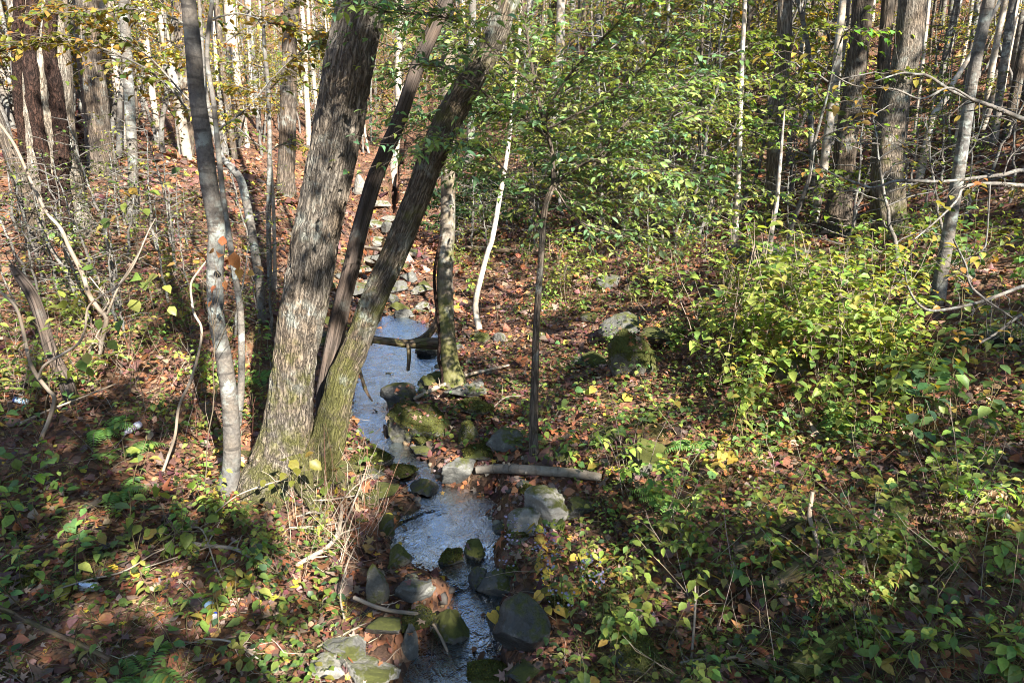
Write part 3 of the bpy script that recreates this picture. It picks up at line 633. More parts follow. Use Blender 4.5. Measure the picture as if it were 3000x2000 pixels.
tree('dead_leaning_tree', 'dark bare dead trunk leaning between the two trunks of the big tree', K2, 'bark_dead', ext=2.5, sides=28, n=140, rough=.06, furrow=.08, base=b2, land='the dead leaning trunk')
for k, (a_, L_, r_) in enumerate([(-1.2, 1.0, .085), (-2.1, .8, .075), (-.45, .9, .08), (.5, .8, .07), (2.6, .9, .08), (-2.8, .7, .06), (-1.65, .65, .06)]):
    s_ = np.linspace(0, 1, 14); an = a_ + .25 * np.sin(s_ * 3 + k); x_ = b1[0] + .1 + np.cumsum(np.cos(an)) * L_ / 14 * 1.1 + .17 * math.cos(a_); y_ = b1[1] + .06 + np.cumsum(np.sin(an)) * L_ / 14 + .13 * math.sin(a_)
    rt_ = r_ * (1 - .8 * s_); z_ = H(x_, y_) + rt_ * .25 + .22 * np.exp(-s_ * 5); g = Geo(); tube(g, np.column_stack([x_, y_, z_]), rt_ * (1 + .9 * np.exp(-s_ * 6)), 14, rough=.15, seed=k); g.build('root', M['bark_moss'], r1, tuple(b1))
# --- other near trees
K4 = [(1332,1132,76),(1322,1080,58),(1316,1040,52),(1308,960,49),(1302,828,48),(1308,720,45),(1312,640,42),(1312,400,40),(1312,134,38),(1312,-40,36)]
r4, p4, q4, b4 = tree('mossy_pool_tree', 'blotchy mossy trunk standing straight at the upper pool edge', K4, 'bark_mott', ext=8, sides=28, n=110, rough=.07, flare=.12, land='the straight pool trunk')
g = Geo(); vl = smooth_line(np.array([p4[i] + np.array([-q4[i] * (1.0 if i < 6 else .3), -q4[i] * .6, 0]) for i in range(10)]), 60); vl[:, 0] += .02 * np.sin(np.arange(60) * .4); tube(g, vl, np.full(60, .022), 7, rough=.2); g.build('vine', M['vine'], r4, tuple(b4))
K5 = [(1565,1335,32),(1563,1275,27),(1567,1096,23),(1573,918,20),(1583,784,19),(1592,650,18),(1602,590,19),(1622,545,18)]
bt5 = G1(1565, 1335); t5 = bt5[1]
lm5 = [(limb_px([(1622,545),(1618,446),(1600,400),(1558,370),(1500,345),(1420,330),(1350,325),(1270,340),(1190,330)], t5, t5+1.3), .022, .005),
 (limb_px([(1622,545),(1660,513),(1736,487),(1785,446),(1848,410),(1940,370),(2060,330)], t5, t5+.5), .022, .005),
 (limb_px([(1618,446),(1600,350),(1640,260),(1720,160),(1800,80),(1880,0)], t5, t5-.5), .016, .005),
 (limb_px([(1558,370),(1530,300),(1490,240),(1430,190),(1350,120),(1290,40)], t5+.3, t5+1.4), .014, .004),
 (limb_px([(1592,650),(1560,600),(1500,540),(1440,500),(1380,480),(1300,475)], t5, t5+.9), .014, .004),
 (limb_px([(1660,513),(1740,470),(1850,490),(1980,520),(2100,560)], t5, t5-.3), .014, .004),
 (limb_px([(1736,487),(1800,400),(1900,290),(1990,250),(2100,220)], t5+.1, t5+1.2), .014, .004),
 (limb_px([(1500,345),(1420,270),(1350,240),(1250,200),(1150,210)], t5+.5, t5+1.8), .011, .004),
 (limb_px([(1600,400),(1560,200),(1540,80),(1520,-60)], t5, t5+.5), .014, .005),
 (limb_px([(1600,380),(1700,330),(1790,280),(1880,200),(1960,100)], t5-.1, t5-.3), .012, .004),
 (limb_px([(1622,545),(1700,600),(1800,590),(1920,610),(2050,640)], t5, t5+1.0), .012, .004),
 (limb_px([(1500,300),(1400,180),(1280,110),(1150,60),(1060,10)], t5+.7, t5+1.8), .010, .003),
 (limb_px([(1600,400),(1530,340),(1450,300),(1380,240),(1300,200),(1220,190)], t5-.1, t5-.75), .011, .003),
 (limb_px([(1592,600),(1500,520),(1420,440),(1340,420),(1270,430)], t5-.1, t5-.7), .010, .003),
 (limb_px([(1560,250),(1450,150),(1370,80),(1290,50),(1180,40),(1090,30)], t5-.2, t5-.9), .010, .003),
 (limb_px([(1622,545),(1690,640),(1780,680),(1900,700)], t5, t5-.2), .010, .004)]
SPH = []
for l_, _a, _b in []: pass
for l_, _a, _b in lm5:
    for p_ in l_[3::4]: SPH.append((p_, .6, .62 if p_[0] < -.1 else .85))
tree('forked_shrub_tree', 'thin forked tree with a wide green leaf canopy rising from the leafy bank', K5, 'bark_brown', ext=0, sides=14, n=70, rough=.06, limbs=lm5, land='the thin forked tree',
     spray=dict(n=960, tl=(.3,1.0), lsize=.08, tpl=NAR, pals=[(.15,.27,.13),(.19,.30,.11),(.26,.34,.09),(.34,.40,.10),(.12,.21,.10)], wts=[3,3,2.6,2.4,1], nl=9, spread=1.1, outer=.75, droop=.15, flat=.5, jitter=.09))
K6 = [(1404,968,20),(1393,895,17),(1411,806,16),(1429,739,15),(1442,700,15),(1464,580,14),(1487,446,12),(1500,330,10)]
tree('pale_leaning_tree', 'slender white barked stem leaning beside the straight pool trunk', K6, 'bark_pale', ext=3, sides=14, n=60, land='the slender white stem')
K7 = [(668,1432,66),(676,1380,52),(680,1320,50),(674,1186,46),(656,1052,45),(638,962,45),(630,873,46),(630,770,46),(634,670,48),(612,536,49),(596,402,48),(576,268,46),(565,134,45),(551,0,42),(540,-140,40)]
r7, p7, q7, b7 = tree('grey_lichen_tree', 'slim grey trunk with pale lichen blotches growing left of the twin trunk tree', K7, 'bark_grey', ext=7, sides=24, n=140, rough=.05, flare=.08, land='the slim lichen trunk')
K8 = [(695,1245,26),(705,1163,21),(708,1052,20),(705,918,19),(692,828,18),(672,700,17),(654,580,16),(640,446,15),(627,312,14),(607,178,13),(612,80,12),(622,0,12)]
b8 = G1(695, 1245); t8 = b8[1]
lm8 = [(limb_px([(627,312),(553,321),(504,263),(424,200),(312,147),(200,118),(60,140),(-40,160)], t8, t8-.6), .013, .005),
 (limb_px([(630,350),(560,300),(440,170),(350,110),(262,54),(180,10)], t8, t8+.3), .012, .004),
 (limb_px([(640,380),(720,320),(790,240),(860,170),(940,120)], t8, t8+.4), .011, .004),
 (limb_px([(612,120),(520,60),(420,30),(300,30),(150,40)], t8, t8-.3), .010, .004),
 (limb_px([(612,60),(700,40),(800,70),(900,90)], t8, t8+.8), .010, .004)]
tree('slim_companion_tree', 'pole thin grey stem close beside the slim lichen trunk with yellow leaf sprays', K8, 'bark_grey', ext=4, sides=12, n=90, limbs=lm8, land='the pole thin stem',
     spray=dict(n=270, tl=(.2,.7), lsize=.08, pals=YEL+YG, wts=[3,2,2,.8,2,1.5,1.5,1.5,1,1], nl=5, spread=.9, outer=.6))
K9 = [(768,942,26),(766,900,25),(763,851,25),(754,784,25),(737,672,24),(719,580,23),(705,527,22),(679,491,20),(647,455,16),(625,380,14),(600,250,12),(590,100,10)]
tree('bent_sapling', 'bowed pale sapling arching over between the lichen trunk and the big tree', K9, 'bark_grey', ext=3, sides=14, n=80, land='the bowed sapling')
b10 = G1(793, 845); t10 = b10[1]
K10 = [(793,848,17),(787,700,14),(788,580,14),(790,446,13),(786,268,12),(776,150,11),(772,80,10),(772,-60,8)]
lm10 = [(limb_px([(772,80),(740,40),(690,0),(640,-50)], t10, t10), .014, .008), (limb_px([(772,80),(800,60),(850,20),(890,-30)], t10, t10), .014, .008),
 (limb_px([(788,446),(820,425),(870,423),(930,440)], t10, t10-.3), .012, .005),(limb_px([(785,446),(750,420),(690,370),(640,335)], t10, t10-.5), .014, .007),
 (limb_px([(786,268),(830,220),(880,150),(950,100)], t10, t10-1), .012, .005),(limb_px([(780,200),(700,180),(600,190),(500,150)], t10, t10-1.2), .012, .005),
 (limb_px([(772,20),(860,-20),(960,20),(1050,60)], t10, t10-1), .012, .005),(limb_px([(785,300),(720,260),(640,240)], t10, t10+1), .010, .004)]
for l_, _a, _b in lm8 + lm10:
    for p_ in l_[3::5]: SPH.append((p_, .6, .75))
r10, *_ = tree('forked_maple_sapling', 'thin maple sapling with small golden leaves behind the lichen trunk', K10, 'bark_grey', ext=2, sides=12, n=70, limbs=lm10, land='the golden maple sapling',
     spray=dict(n=330, tl=(.2,.8), lsize=.088, pals=YEL+YG, wts=[3,2.5,2,.8,2,1.5,1.5,1.5,1,1], nl=5, spread=.9, outer=.6))
p_, q_, _b = lift([(806,845,12),(804,700,11),(800,580,10),(793,470,9)], 0, G1(806, 848)); trunk_geo(p_, q_, 10, 40, 3).build('second_stem', M['bark_pale'], r10, tuple(b10))
b11 = G1(180, 640)
K11 = [(184,655,170),(178,600,140),(165,520,136),(152,446,134),(136,312,138),(123,134,146),(112,0,150),(100,-160,150)]
r11, p11, q11, b11 = tree('vine_covered_tree', 'massive pale trunk wrapped in three dark hairy vines', K11, 'bark_vinetree', ext=9, sides=44, n=120, rough=.04, furrow=.05, flare=.1, land='the vine wrapped trunk')
tt = proj(b11)[2]
for vp in ([(150,640,16),(122,540,18),(106,440,22),(98,312,26),(103,134,26),(112,0,26),(115,-100,26)], [(206,655,30),(188,560,32),(164,420,34),(142,250,34),(140,134,32),(147,0,30),(150,-100,28)], [(236,665,40),(226,600,42),(214,540,42),(204,402,40),(188,250,34),(176,120,30),(178,0,28),(182,-100,28)]):
    a = np.array(vp, float); dv_ = ray(a[:, 0], a[:, 1]); pts = CAM + dv_ * (b11[1] / dv_[:, 1])[:, None]; q = smooth_line(np.column_stack([pts, a[:, 2] / 2 / F * tt]), 60); g = Geo()
    # keep the vine on the bark: push it to the trunk's front
    for i in range(len(q)):
        j = np.argmin(np.abs(p11[:, 2] - q[i, 2])); cx_ = np.interp(q[i, 2], p11[:, 2], p11[:, 0]); cy_ = np.interp(q[i, 2], p11[:, 2], p11[:, 1]); rr_ = np.interp(q[i, 2], p11[:, 2], q11); dx_ = np.clip((q[i, 0] - cx_) / rr_, -.93, .93)
        q[i, 0] = cx_ + dx_ * rr_; q[i, 1] = cy_ - rr_ * math.sqrt(1 - dx_ * dx_) - q[i, 3] * .15
    tube(g, q[:, :3], q[:, 3], 14, rough=.25, rs=20)
    # rootlets
    nr_ = 260; ii = rng.integers(2, 58, nr_); dd = unit(rng.normal(size=(nr_, 3)) * np.array([1, .35, .35]) + np.array([0, -.3, 0])); P0 = q[ii, :3] + dd * q[ii, 3:4] * .8
    s3 = np.linspace(0, 1, 3); tubes(g, P0[:, None] + dd[:, None] * (rng.uniform(.02, .06, (nr_, 1)) * s3)[..., None], np.full((nr_, 3), .0022), (.05,.03,.025))
    g.build('vine', M['vine'], r11, tuple(b11))
TREES = [
('ridged_brown_tree','brown ridged trunk with mossy foot just behind the vine wrapped trunk',[(308,515,92),(303,480,80),(292,420,75),(284,356,72),(275,268,68),(258,134,67),(252,0,67),(250,-120,66)],'bark_brown',8,30,.05,'the brown ridged trunk'),
('banded_grey_tree','straight grey trunk with dark bands rising from orange leaves',[(388,655,36),(388,600,30),(390,491,28),(380,312,29),(370,134,28),(362,0,27),(356,-120,26)],'bark_grey',8,18,0,'the banded grey trunk'),
('brown_slope_tree','dark brown trunk behind the golden maple sapling and left of the big tree',[(838,560,60),(838,500,50),(842,400,48),(846,250,46),(850,100,44),(856,-60,42)],'bark_brown',9,24,.05,'the dark brown slope trunk'),
('pale_brown_tree','pale brown trunk with bark strip behind the green canopy',[(2266,668,46),(2265,580,43),(2270,446,42),(2283,312,43),(2296,134,43),(2300,0,42),(2306,-120,42)],'bark_tan',8,24,.05,'the pale brown trunk'),
('slender_front_tree','thin pale stem standing before the square grey block',[(2252,800,15),(2256,740,14),(2262,670,13),(2275,600,12),(2284,500,10),(2292,400,7)],'bark_pale',.4,12,0,'the thin block stem'),
('tall_brown_tree','tall brown trunk with flared foot beside the square grey block',[(2452,678,100),(2453,645,84),(2462,580,66),(2469,536,63),(2481,402,61),(2500,268,59),(2516,134,58),(2529,0,58),(2540,-120,57)],'bark_brown',9,30,.05,'the tall flared trunk'),
('mottled_leaning_tree','mottled pale trunk leaning toward the tall flared trunk',[(2386,655,27),(2392,610,24),(2408,540,24),(2424,402,24),(2442,268,23),(2455,140,22),(2470,0,20)],'bark_pale',6,16,0,'the mottled leaning trunk'),
('stout_grey_tree','stoutest grey trunk on the steep slope with lichen scales',[(2610,695,116),(2606,660,98),(2600,560,93),(2603,420,86),(2632,268,72),(2660,134,76),(2674,0,76),(2690,-120,76)],'bark_big',9,36,.05,'the stoutest slope trunk'),
('dark_twin_tree','dark mossy trunk close behind the stoutest slope trunk',[(2572,640,44),(2576,400,38),(2584,290,37),(2592,134,36),(2603,0,36),(2610,-100,35)],'bark_dark',8,20,.04,None),
('smooth_grey_sapling','smooth grey curved sapling on the slope in front of the stout trunk',[(2745,890,44),(2758,800,38),(2781,670,35),(2803,536,34),(2824,402,32),(2843,268,31),(2868,134,32),(2897,0,31),(2925,-120,30)],'bark_grey',6,20,0,'the smooth grey sapling'),
('white_slanting_tree','white stem slanting beside the stoutest slope trunk',[(2692,532,23),(2710,446,21),(2732,348,19),(2770,290,16),(2795,240,14),(2839,170,12)],'bark_pale',4,12,0,None),
('dark_straight_tree','straight dark brown trunk left of the pale brown trunk',[(2196,330,34),(2200,220,32),(2206,100,31),(2211,0,30),(2214,-80,30)],'bark_dark',9,18,.04,'the straight dark trunk'),
('crooked_slim_tree','crooked slim grey trunk between two brown trunks',[(2384,625,18),(2380,500,16),(2375,402,15),(2374,280,15),(2373,180,14),(2352,60,13),(2330,-30,12)],'bark_grey',6,12,0,None),
('slim_brown_tree','slim dark sapling standing on the leafy bench',[(2052,700,16),(2053,640,14),(2053,560,13),(2050,460,11),(2052,330,10)],'bark_dark',4,10,0,'the slim bench sapling'),
('pale_slim_tree','slim pale sapling beside the dark bench sapling',[(2150,705,22),(2160,600,17),(2166,480,15),(2168,360,14),(2172,230,13),(2180,60,12)],'bark_pale',5,12,0,None),
]
for nm, lb, px, mt, ext, sd, fu, ld in TREES: tree(nm, lb, px, mt, ext=ext, sides=sd, n=90, furrow=fu, flare=.07 if sd > 18 else 0, land=ld)
#@@PART3
# ------------------------------------------------------------------ labels that tell repeats apart
USED = {}
def place_label(desc, p, land=None, extra=()):
    """desc + relation to the closest landmarks, made longer until nobody else has it"""
    L = sorted((math.dist(p[:2], q[:2]), n, q) for n, q in (land or LAND))[:6]
    def rel(q):
        dx, dy = p[0] - q[0], p[1] - q[1]
        if math.hypot(dx, dy) < .35: return 'at the foot of'
        return ('behind' if dy > 0 else 'in front of') if abs(dy) > abs(dx) else ('right of' if dx > 0 else 'left of')
    tries = [f'{desc} {rel(L[0][2])} {L[0][1]}']
    tries += [f'{e} {desc} {rel(L[0][2])} {L[0][1]}' for e in extra]
    tries += [f'{desc} between {L[0][1]} and {L[k][1]}' for k in (1, 2)]
    tries += [f'{desc} {rel(L[k][2])} {L[k][1]}' for k in (1, 2, 3)]
    for t in tries:
        if len(t.split()) <= 16 and t not in USED: USED[t] = 1; return t
    t = tries[0]; USED[t] = USED.get(t, 0) + 1; return t
rr_ = np.random.default_rng(21)
for k in range(64):
    a = SL[rr_.integers(np.searchsorted(SL[:, 1], 3.6), np.searchsorted(SL[:, 1], 20))]; sd_ = rr_.choice([-1, 1]); x_ = a[0] + sd_ * (a[3] * rr_.uniform(.9, 1.5) + rr_.uniform(0, .35)); y_ = a[1] + rr_.normal() * .1; p_ = np.array([x_, y_, float(HW(x_, y_))]); u_, v_, d_ = proj(p_)
    W_ = rr_.lognormal(math.log(.19), .4) * F / d_; mt_ = rr_.choice(['rock_moss', 'rock_dark', 'rock_grey'], p=[.45, .3, .25]); ds_ = {'rock_moss': 'mossy', 'rock_dark': 'dark wet', 'rock_grey': 'grey'}[mt_]
    o_r = rock(float(u_), float(v_ - W_ * .2), W_, W_ * rr_.uniform(.45, .75), mt_, place_label(ds_ + ' stream stone', p_, extra=('small', 'flat', 'angular', 'rounded')), 'stone', int(rr_.integers(2, 8)), rr_.choice([0, 0, .5])); o_r['group'] = 'stones along the stream'
# ------------------------------------------------------------------ leaning snags, crooked shrubs, fallen wood
def on_ground(px, lift_=0.0):
    p = G([a[0] for a in px], [a[1] for a in px]); p[:, 2] += lift_; return p
def wood(name, label, cat, px, mat, sides=10, rough=.08, up=0.0, n=50, depth=None, forks=(), taper=None, land=None, bow=0.0, stub=True):
    """px rows (u, v, width) - lies along the ground, or hangs at the given ray depths"""
    a = np.array(px, float)
    if depth is None:
        p = on_ground(a[:, :2]); t = proj(p)[2]; r = a[:, 2] / 2 / F * t; p[:, 2] += r * .7 + up
        e = np.linspace(0, 1, len(p)); p[:, 2] = np.maximum(p[:, 2], p[0, 2] + (p[-1, 2] - p[0, 2]) * e - .01) + bow * np.sin(np.pi * e)
    else:
        t = np.linspace(depth[0], depth[1], len(a)) if len(depth) == 2 else np.array(depth); p = CAM + ray(a[:, 0], a[:, 1]) * t[:, None]; r = a[:, 2] / 2 / F * t
    q = smooth_line(np.column_stack([p, r]), n); q[:, :3] += .12 * q[:, 3:4] * vnoise(q[:, :3] * 9)[:, None]
    g = Geo(); tube(g, q[:, :3], np.maximum(q[:, 3], .0015), sides, rough=rough, seed=int(a[0, 0]) % 50)
    rw = np.random.default_rng(int(a[:, :2].sum()) % 9999)
    for _ in range(0 if 'cane' in name or 'log' in name else rw.integers(3, 8)):
        k = rw.integers(6, n - 3); dd_ = unit(q[k, :3] - q[k - 2, :3]); s_ = unit(dd_ * rw.uniform(.2, 1) + .8 * rw.normal(size=3) + np.array([0, 0, .3])); L_ = rw.uniform(.03, .22); tube(g, limb3(q[k, :3], q[k, :3] + s_ * L_, 7, 0, .25, rw), np.linspace(q[k, 3] * .5, .0012, 7), 5)
    for _ in range(rw.integers(2, 6) if q[:, 3].max() > .012 else 0):
        k = rw.integers(3, n - 3); s_ = unit(rw.normal(size=3) + np.array([0, -.4, .4])); tube(g, np.stack([q[k, :3], q[k, :3] + s_ * q[k, 3] * 1.5]), [q[k, 3] * .45, q[k, 3] * .3], 7, rough=.2)
    o = g.build(name, M[mat], None, tuple(p[0])); tag(o, label, cat)
    for fpx, ft in forks:
        fa = np.array(fpx, float); tt = np.linspace(ft[0], ft[1], len(fa)) if ft else None
        if tt is None: fp = on_ground(fa[:, :2], .03); tt = proj(fp)[2]
        else: fp = CAM + ray(fa[:, 0], fa[:, 1]) * tt[:, None]
        fq = smooth_line(np.column_stack([fp, fa[:, 2] / 2 / F * tt]), 26); g = Geo(); tube(g, fq[:, :3], np.maximum(fq[:, 3], .001), 7, rough=rough); g.build('side_branch', M[mat], o, tuple(p[0]))
    if land: LAND.append((land, p[len(p) // 2]))
    return o
lg = wood('fallen_log', 'fallen log with peeling pale bark and mossy end above the middle pool', 'log', [(1395,1397,22),(1450,1396,26),(1527,1398,28),(1600,1402,28),(1680,1408,28),(1760,1420,24)], 'log_pale', 16, .1, .05, land='the peeling log')
wood('fallen_log', 'dark dead log bridging the upper pool with an upturned end', 'log', [(985,985,34),(1094,994,24),(1150,1002,24),(1200,1007,26),(1235,995,26),(1262,972,22),(1279,935,16),(1283,860,10)], 'log_rot', 14, .1, depth=[9.6,9.7,9.8,9.9,10,10,10,10], forks=[([(1200,1007,26),(1250,1005,34),(1290,1006,36)],(9.9,9.8)), ([(1196,1008,14),(1198,1045,13),(1195,1085,10)],(9.8,9.6))], land='the pool bridging log')
wood('fallen_branch', 'pale grey fallen branch arching over the bank stones by the pool', 'branch', [(1214,1183,10),(1262,1160,11),(1312,1137,11),(1345,1122,10),(1380,1114,9),(1440,1095,8),(1491,1083,6)], 'stick', 8, .08, .06)
wood('fallen_branch', 'dark forked branch sunk in the stream beside the leaning trunk', 'branch', [(1054,1101,10),(1075,1170,13),(1103,1226,14),(1125,1265,16),(1134,1290,16),(1134,1325,14)], 'log_rot', 10, .1, .08, forks=[([(1060,1110,6),(1085,1125,6),(1093,1145,6),(1142,1142,4)],None)])
wood('fallen_branch', 'long bare branch reaching across the lower pool', 'branch', [(1040,1795,12),(1130,1830,11),(1230,1855,11),(1268,1885,10),(1303,1940,9),(1335,2010,9)], 'stick', 8, .06, .12, forks=[([(1130,1830,6),(1065,1840,7),(1000,1872,7),(930,1905,6)],None), ([(1303,1960,4),(1260,1985,4),(1215,2005,4)],None), ([(1268,1870,5),(1265,1930,4),(1262,1960,4)],None)], land='the lower pool branch')
wood('dead_branch', 'pale stick standing among seedlings with a brown crooked top', 'branch', [(2445,1775,10),(2425,1700,11),(2405,1620,12),(2385,1555,13),(2372,1510,14),(2380,1440,12)], 'stick', 8, .1, depth=(4.9,4.95), forks=[([(2385,1520,6),(2420,1545,6),(2445,1562,5)],(4.95,4.9)), ([(2410,1710,8),(2370,1680,8),(2330,1655,7)],(4.9,4.95))])
wood('dead_branch', 'forked pale stick hanging down into the dark herbs', 'branch', [(2270,1755,12),(2285,1800,11),(2300,1850,9),(2318,1880,7)], 'stick', 8, .1, depth=(4.7,4.5))
wood('fallen_branch', 'thin whitish branch lying under seedlings near the shaggy mossy stone', 'branch', [(1990,1955,9),(2060,1945,9),(2130,1940,9),(2220,1925,7)], 'stick', 8, .1, .03)
wood('rotten_log', 'broken rotten log hidden under the yellow green herbs', 'log', [(2150,1640,30),(2230,1600,36),(2290,1565,40),(2350,1540,36)], 'log_rot', 14, .15, .03)
wood('rotten_log', 'dark decaying log under the standing pale stick', 'log', [(2260,1750,40),(2310,1710,52),(2380,1670,56),(2440,1640,50)], 'log_rot', 16, .18, .02)
wood('mossy_log', 'mossy log slanting up through the shaded herbs', 'log', [(2330,2000,60),(2390,1945,58),(2450,1890,50),(2500,1850,40)], 'log_moss', 16, .15, .02, land='the slanting mossy log')
wood('dead_branch', 'upright thin pale stick beside the shaded seedlings', 'branch', [(2022,2000,9),(2030,1880,8),(2036,1790,7),(2036,1700,6)], 'stick', 7, .06, depth=(4.3,4.6))
wood('fallen_log', 'white sunlit log lying across the leaf dam upstream', 'log', [(1071,735,12),(1120,742,12),(1170,750,13),(1219,757,12)], 'log_pale', 9, .08, .05)
wood('fallen_log', 'grey log on the far bank behind the slender white stem', 'log', [(1330,735,14),(1420,742,14),(1520,748,14),(1600,756,12)], 'log_rot', 9, .08, .05)
wood('fallen_branch', 'grey broken branch among green leaves in front of the twin trunk tree', 'branch', [(567,1615,13),(620,1622,12),(690,1630,11),(735,1655,9)], 'stick', 8, .08, .06)
wood('fallen_branch', 'curved pale root branch on the twig covered shore', 'branch', [(872,1678,12),(915,1655,13),(960,1630,13),(988,1600,13),(1000,1560,12),(1003,1500,9)], 'stick', 9, .08, .06, land='the curved shore branch')
wood('fallen_branch', 'long dark smooth bent branch across the shaded corner', 'branch', [(-30,1825,15),(60,1868,15),(160,1915,15),(235,1948,14),(335,1998,14)], 'log_rot', 9, .02, .16)
wood('dry_cane', 'long straight pale cane leaning over red leaves by the bottle', 'cane', [(70,1282,7),(160,1240,6.5),(250,1203,6),(345,1162,5)], 'stick', 6, .02, .15)
wood('dry_cane', 'long thin dry cane beside the half crushed can', 'cane', [(160,1760,5),(260,1728,5),(370,1700,5),(460,1650,4),(530,1620,4)], 'stick', 6, .02, .08)
wood('dry_cane', 'dry bent cane crossing green leaves before the twin trunk tree', 'cane', [(640,1570,4),(700,1520,4),(770,1490,4),(850,1465,3.5)], 'stick', 6, .02, .22)
wood('dry_cane', 'thin cane lying toward the yellow can', 'cane', [(430,1690,4),(520,1660,4),(640,1620,4)], 'stick', 6, .02, .08)
for i, (a, lb) in enumerate([([(870,1530,6),(930,1535,6),(1000,1560,5)],'pale bent reed above the curved shore branch'),([(740,1430,5),(800,1432,5),(900,1440,5),(980,1475,5)],'pale reed lying at the foot of the twin trunk tree'),([(990,1600,5),(1040,1500,5),(1075,1400,4),(1085,1330,3)],'upright straw coloured twig beside the riffle'),([(960,1560,4),(1010,1490,4),(1060,1440,4),(1110,1400,3)],'slanting straw twig beside the riffle'),([(1010,1830,6),(1000,1780,6),(1015,1700,5),(1040,1620,4)],'grey twig rising from the shore stones'),([(600,1890,7),(690,1925,6),(780,1965,5)],'dull stick in the shaded leaf corner'),([(560,1560,5),(600,1590,5),(640,1700,4),(700,1800,4)],'thin dark stem drooping over fallen leaves'),([(1440,1210,4),(1480,1190,4),(1530,1170,3)],'pale twig tip above the mossy stones'),([(880,1480,5),(960,1500,5),(1050,1465,4)],'pale twig across the sunlit shore twigs'),([(850,1560,4),(930,1580,4),(1020,1540,4)],'curved dry twig on the sunlit shore'),([(940,1640,5),(1000,1600,5),(1060,1560,4)],'crossing dry twig below the sunlit shore')]):
    wood('dry_twig', lb, 'twig', a, 'stick', 6, .04, .05, 24, bow=.06)
# crooked shrubs at the left and the right
def crooked(name, label, cat, px, mat, forks, dt=0.0, land=None, k=0.0, leaf=None, ext=0):
    p, r, b = lift(px, k); r = r * (.72 if cat == 'shrub' else .92); p, r = extend(p, r, 8 if 'drooping' in name else 0); root = empty(name, b, label, cat); trunk_geo(p, r, 10, 60, 3, .12).build('stem', M[mat], root, tuple(b)); t = b[1]; lines = [p]
    for fpx, d0, d1 in forks:
        fa = np.array(fpx, float); tt = np.linspace(t + d0, t + d1, len(fa)); dr_ = ray(fa[:, 0], fa[:, 1]); tt = tt / dr_[:, 1]; fp = CAM + dr_ * tt[:, None]; fq = smooth_line(np.column_stack([fp, fa[:, 2] / 2 / F * tt * (.72 if 'snag' not in name else 1)]), 40)
        g = Geo(); tube(g, fq[:, :3], np.maximum(fq[:, 3], .0012), 8, rough=.1); rw = np.random.default_rng(int(fa[0, 0]))
        for _ in range(9):
            k_ = rw.integers(8, 38); s_ = unit(unit(fq[k_, :3] - fq[k_ - 2, :3]) * .8 + .7 * rw.normal(size=3)); L_ = rw.uniform(.08, .4); tube(g, limb3(fq[k_, :3], fq[k_, :3] + s_ * L_, 7, 0, .25, rw), np.linspace(fq[k_, 3] * .45, .001, 7), 4)
        g.build('branch', M[mat], root, tuple(b)); lines.append(fq[:, :3])
    if leaf:
        gl = Geo(); sprays(gl, gl, lines[1:], **leaf); gl.build('foliage', [M['leaf'], M['twig']], root, tuple(b))
    if land: LAND.append((land, b))
crooked('leaning_snag', 'brown leaning dead trunk at the foot of the vine wrapped trunk', 'tree', [(118,735,60),(100,690,52),(85,600,48),(60,540,46),(40,480,42),(13,400,38),(-20,320,34)], 'bark_brown', [], land='the brown leaning snag')
crooked('broken_snag', 'broken grey snag with splintered top leaning over red leaves', 'tree', [(212,1180,42),(185,1100,40),(150,1030,38),(125,950,36),(100,880,34),(75,835,32),(45,795,26),(32,775,8)], 'bark_dead', [([(50,805,14),(40,785,8),(42,768,2)],-.05,-.05)], land='the splintered snag')
crooked('crooked_shrub', 'crooked grey shrub with elbowed stem left of the splintered snag', 'shrub', [(122,1290,17),(140,1240,16),(160,1170,16),(140,1140,15),(105,1095,16),(85,1050,14),(70,980,13),(55,920,12),(35,885,12),(0,855,11),(-30,830,10)], 'stick', [([(112,1105,10),(130,1070,11),(178,1040,11),(230,1005,10),(250,960,9),(258,900,8),(300,865,8),(345,840,7),(390,780,6),(430,690,5),(455,640,3)],-.05,-.4)], land='the elbowed shrub')
crooked('pale_forked_shrub', 'pale bent shrub with white forked branches over orange leaves', 'shrub', [(294,1050,15),(298,1000,17),(312,935,18),(290,905,18),(262,865,18),(240,800,17),(205,730,16),(178,670,15),(135,620,14),(90,530,13),(45,430,12),(0,365,11),(-30,330,10)], 'stick', [([(314,920,9),(330,880,9),(350,835,9),(375,795,8),(402,750,8),(425,700,6),(445,655,4)],-.03,-.2),([(300,915,7),(318,885,7),(312,868,6),(290,845,5),(262,810,4)],-.02,.1),([(295,960,8),(275,1000,7),(262,1030,7)],.03,.05)], land='the pale bent shrub')
crooked('grey_leaning_stem', 'straight grey stem leaning against the pale bent shrub', 'shrub', [(245,925,14),(236,900,14),(215,845,15),(190,790,15),(160,745,15),(135,700,14),(110,640,13)], 'bark_grey', [])
crooked('sinuous_vine', 'long sinuous grey vine climbing beside the slim lichen trunk', 'vine', [(478,1390,9),(490,1345,9),(513,1275,9),(525,1190,9),(560,1110,9),(585,1020,8),(590,960,8),(570,920,8),(562,880,7),(560,830,7),(585,790,6),(620,745,5)], 'stick', [])
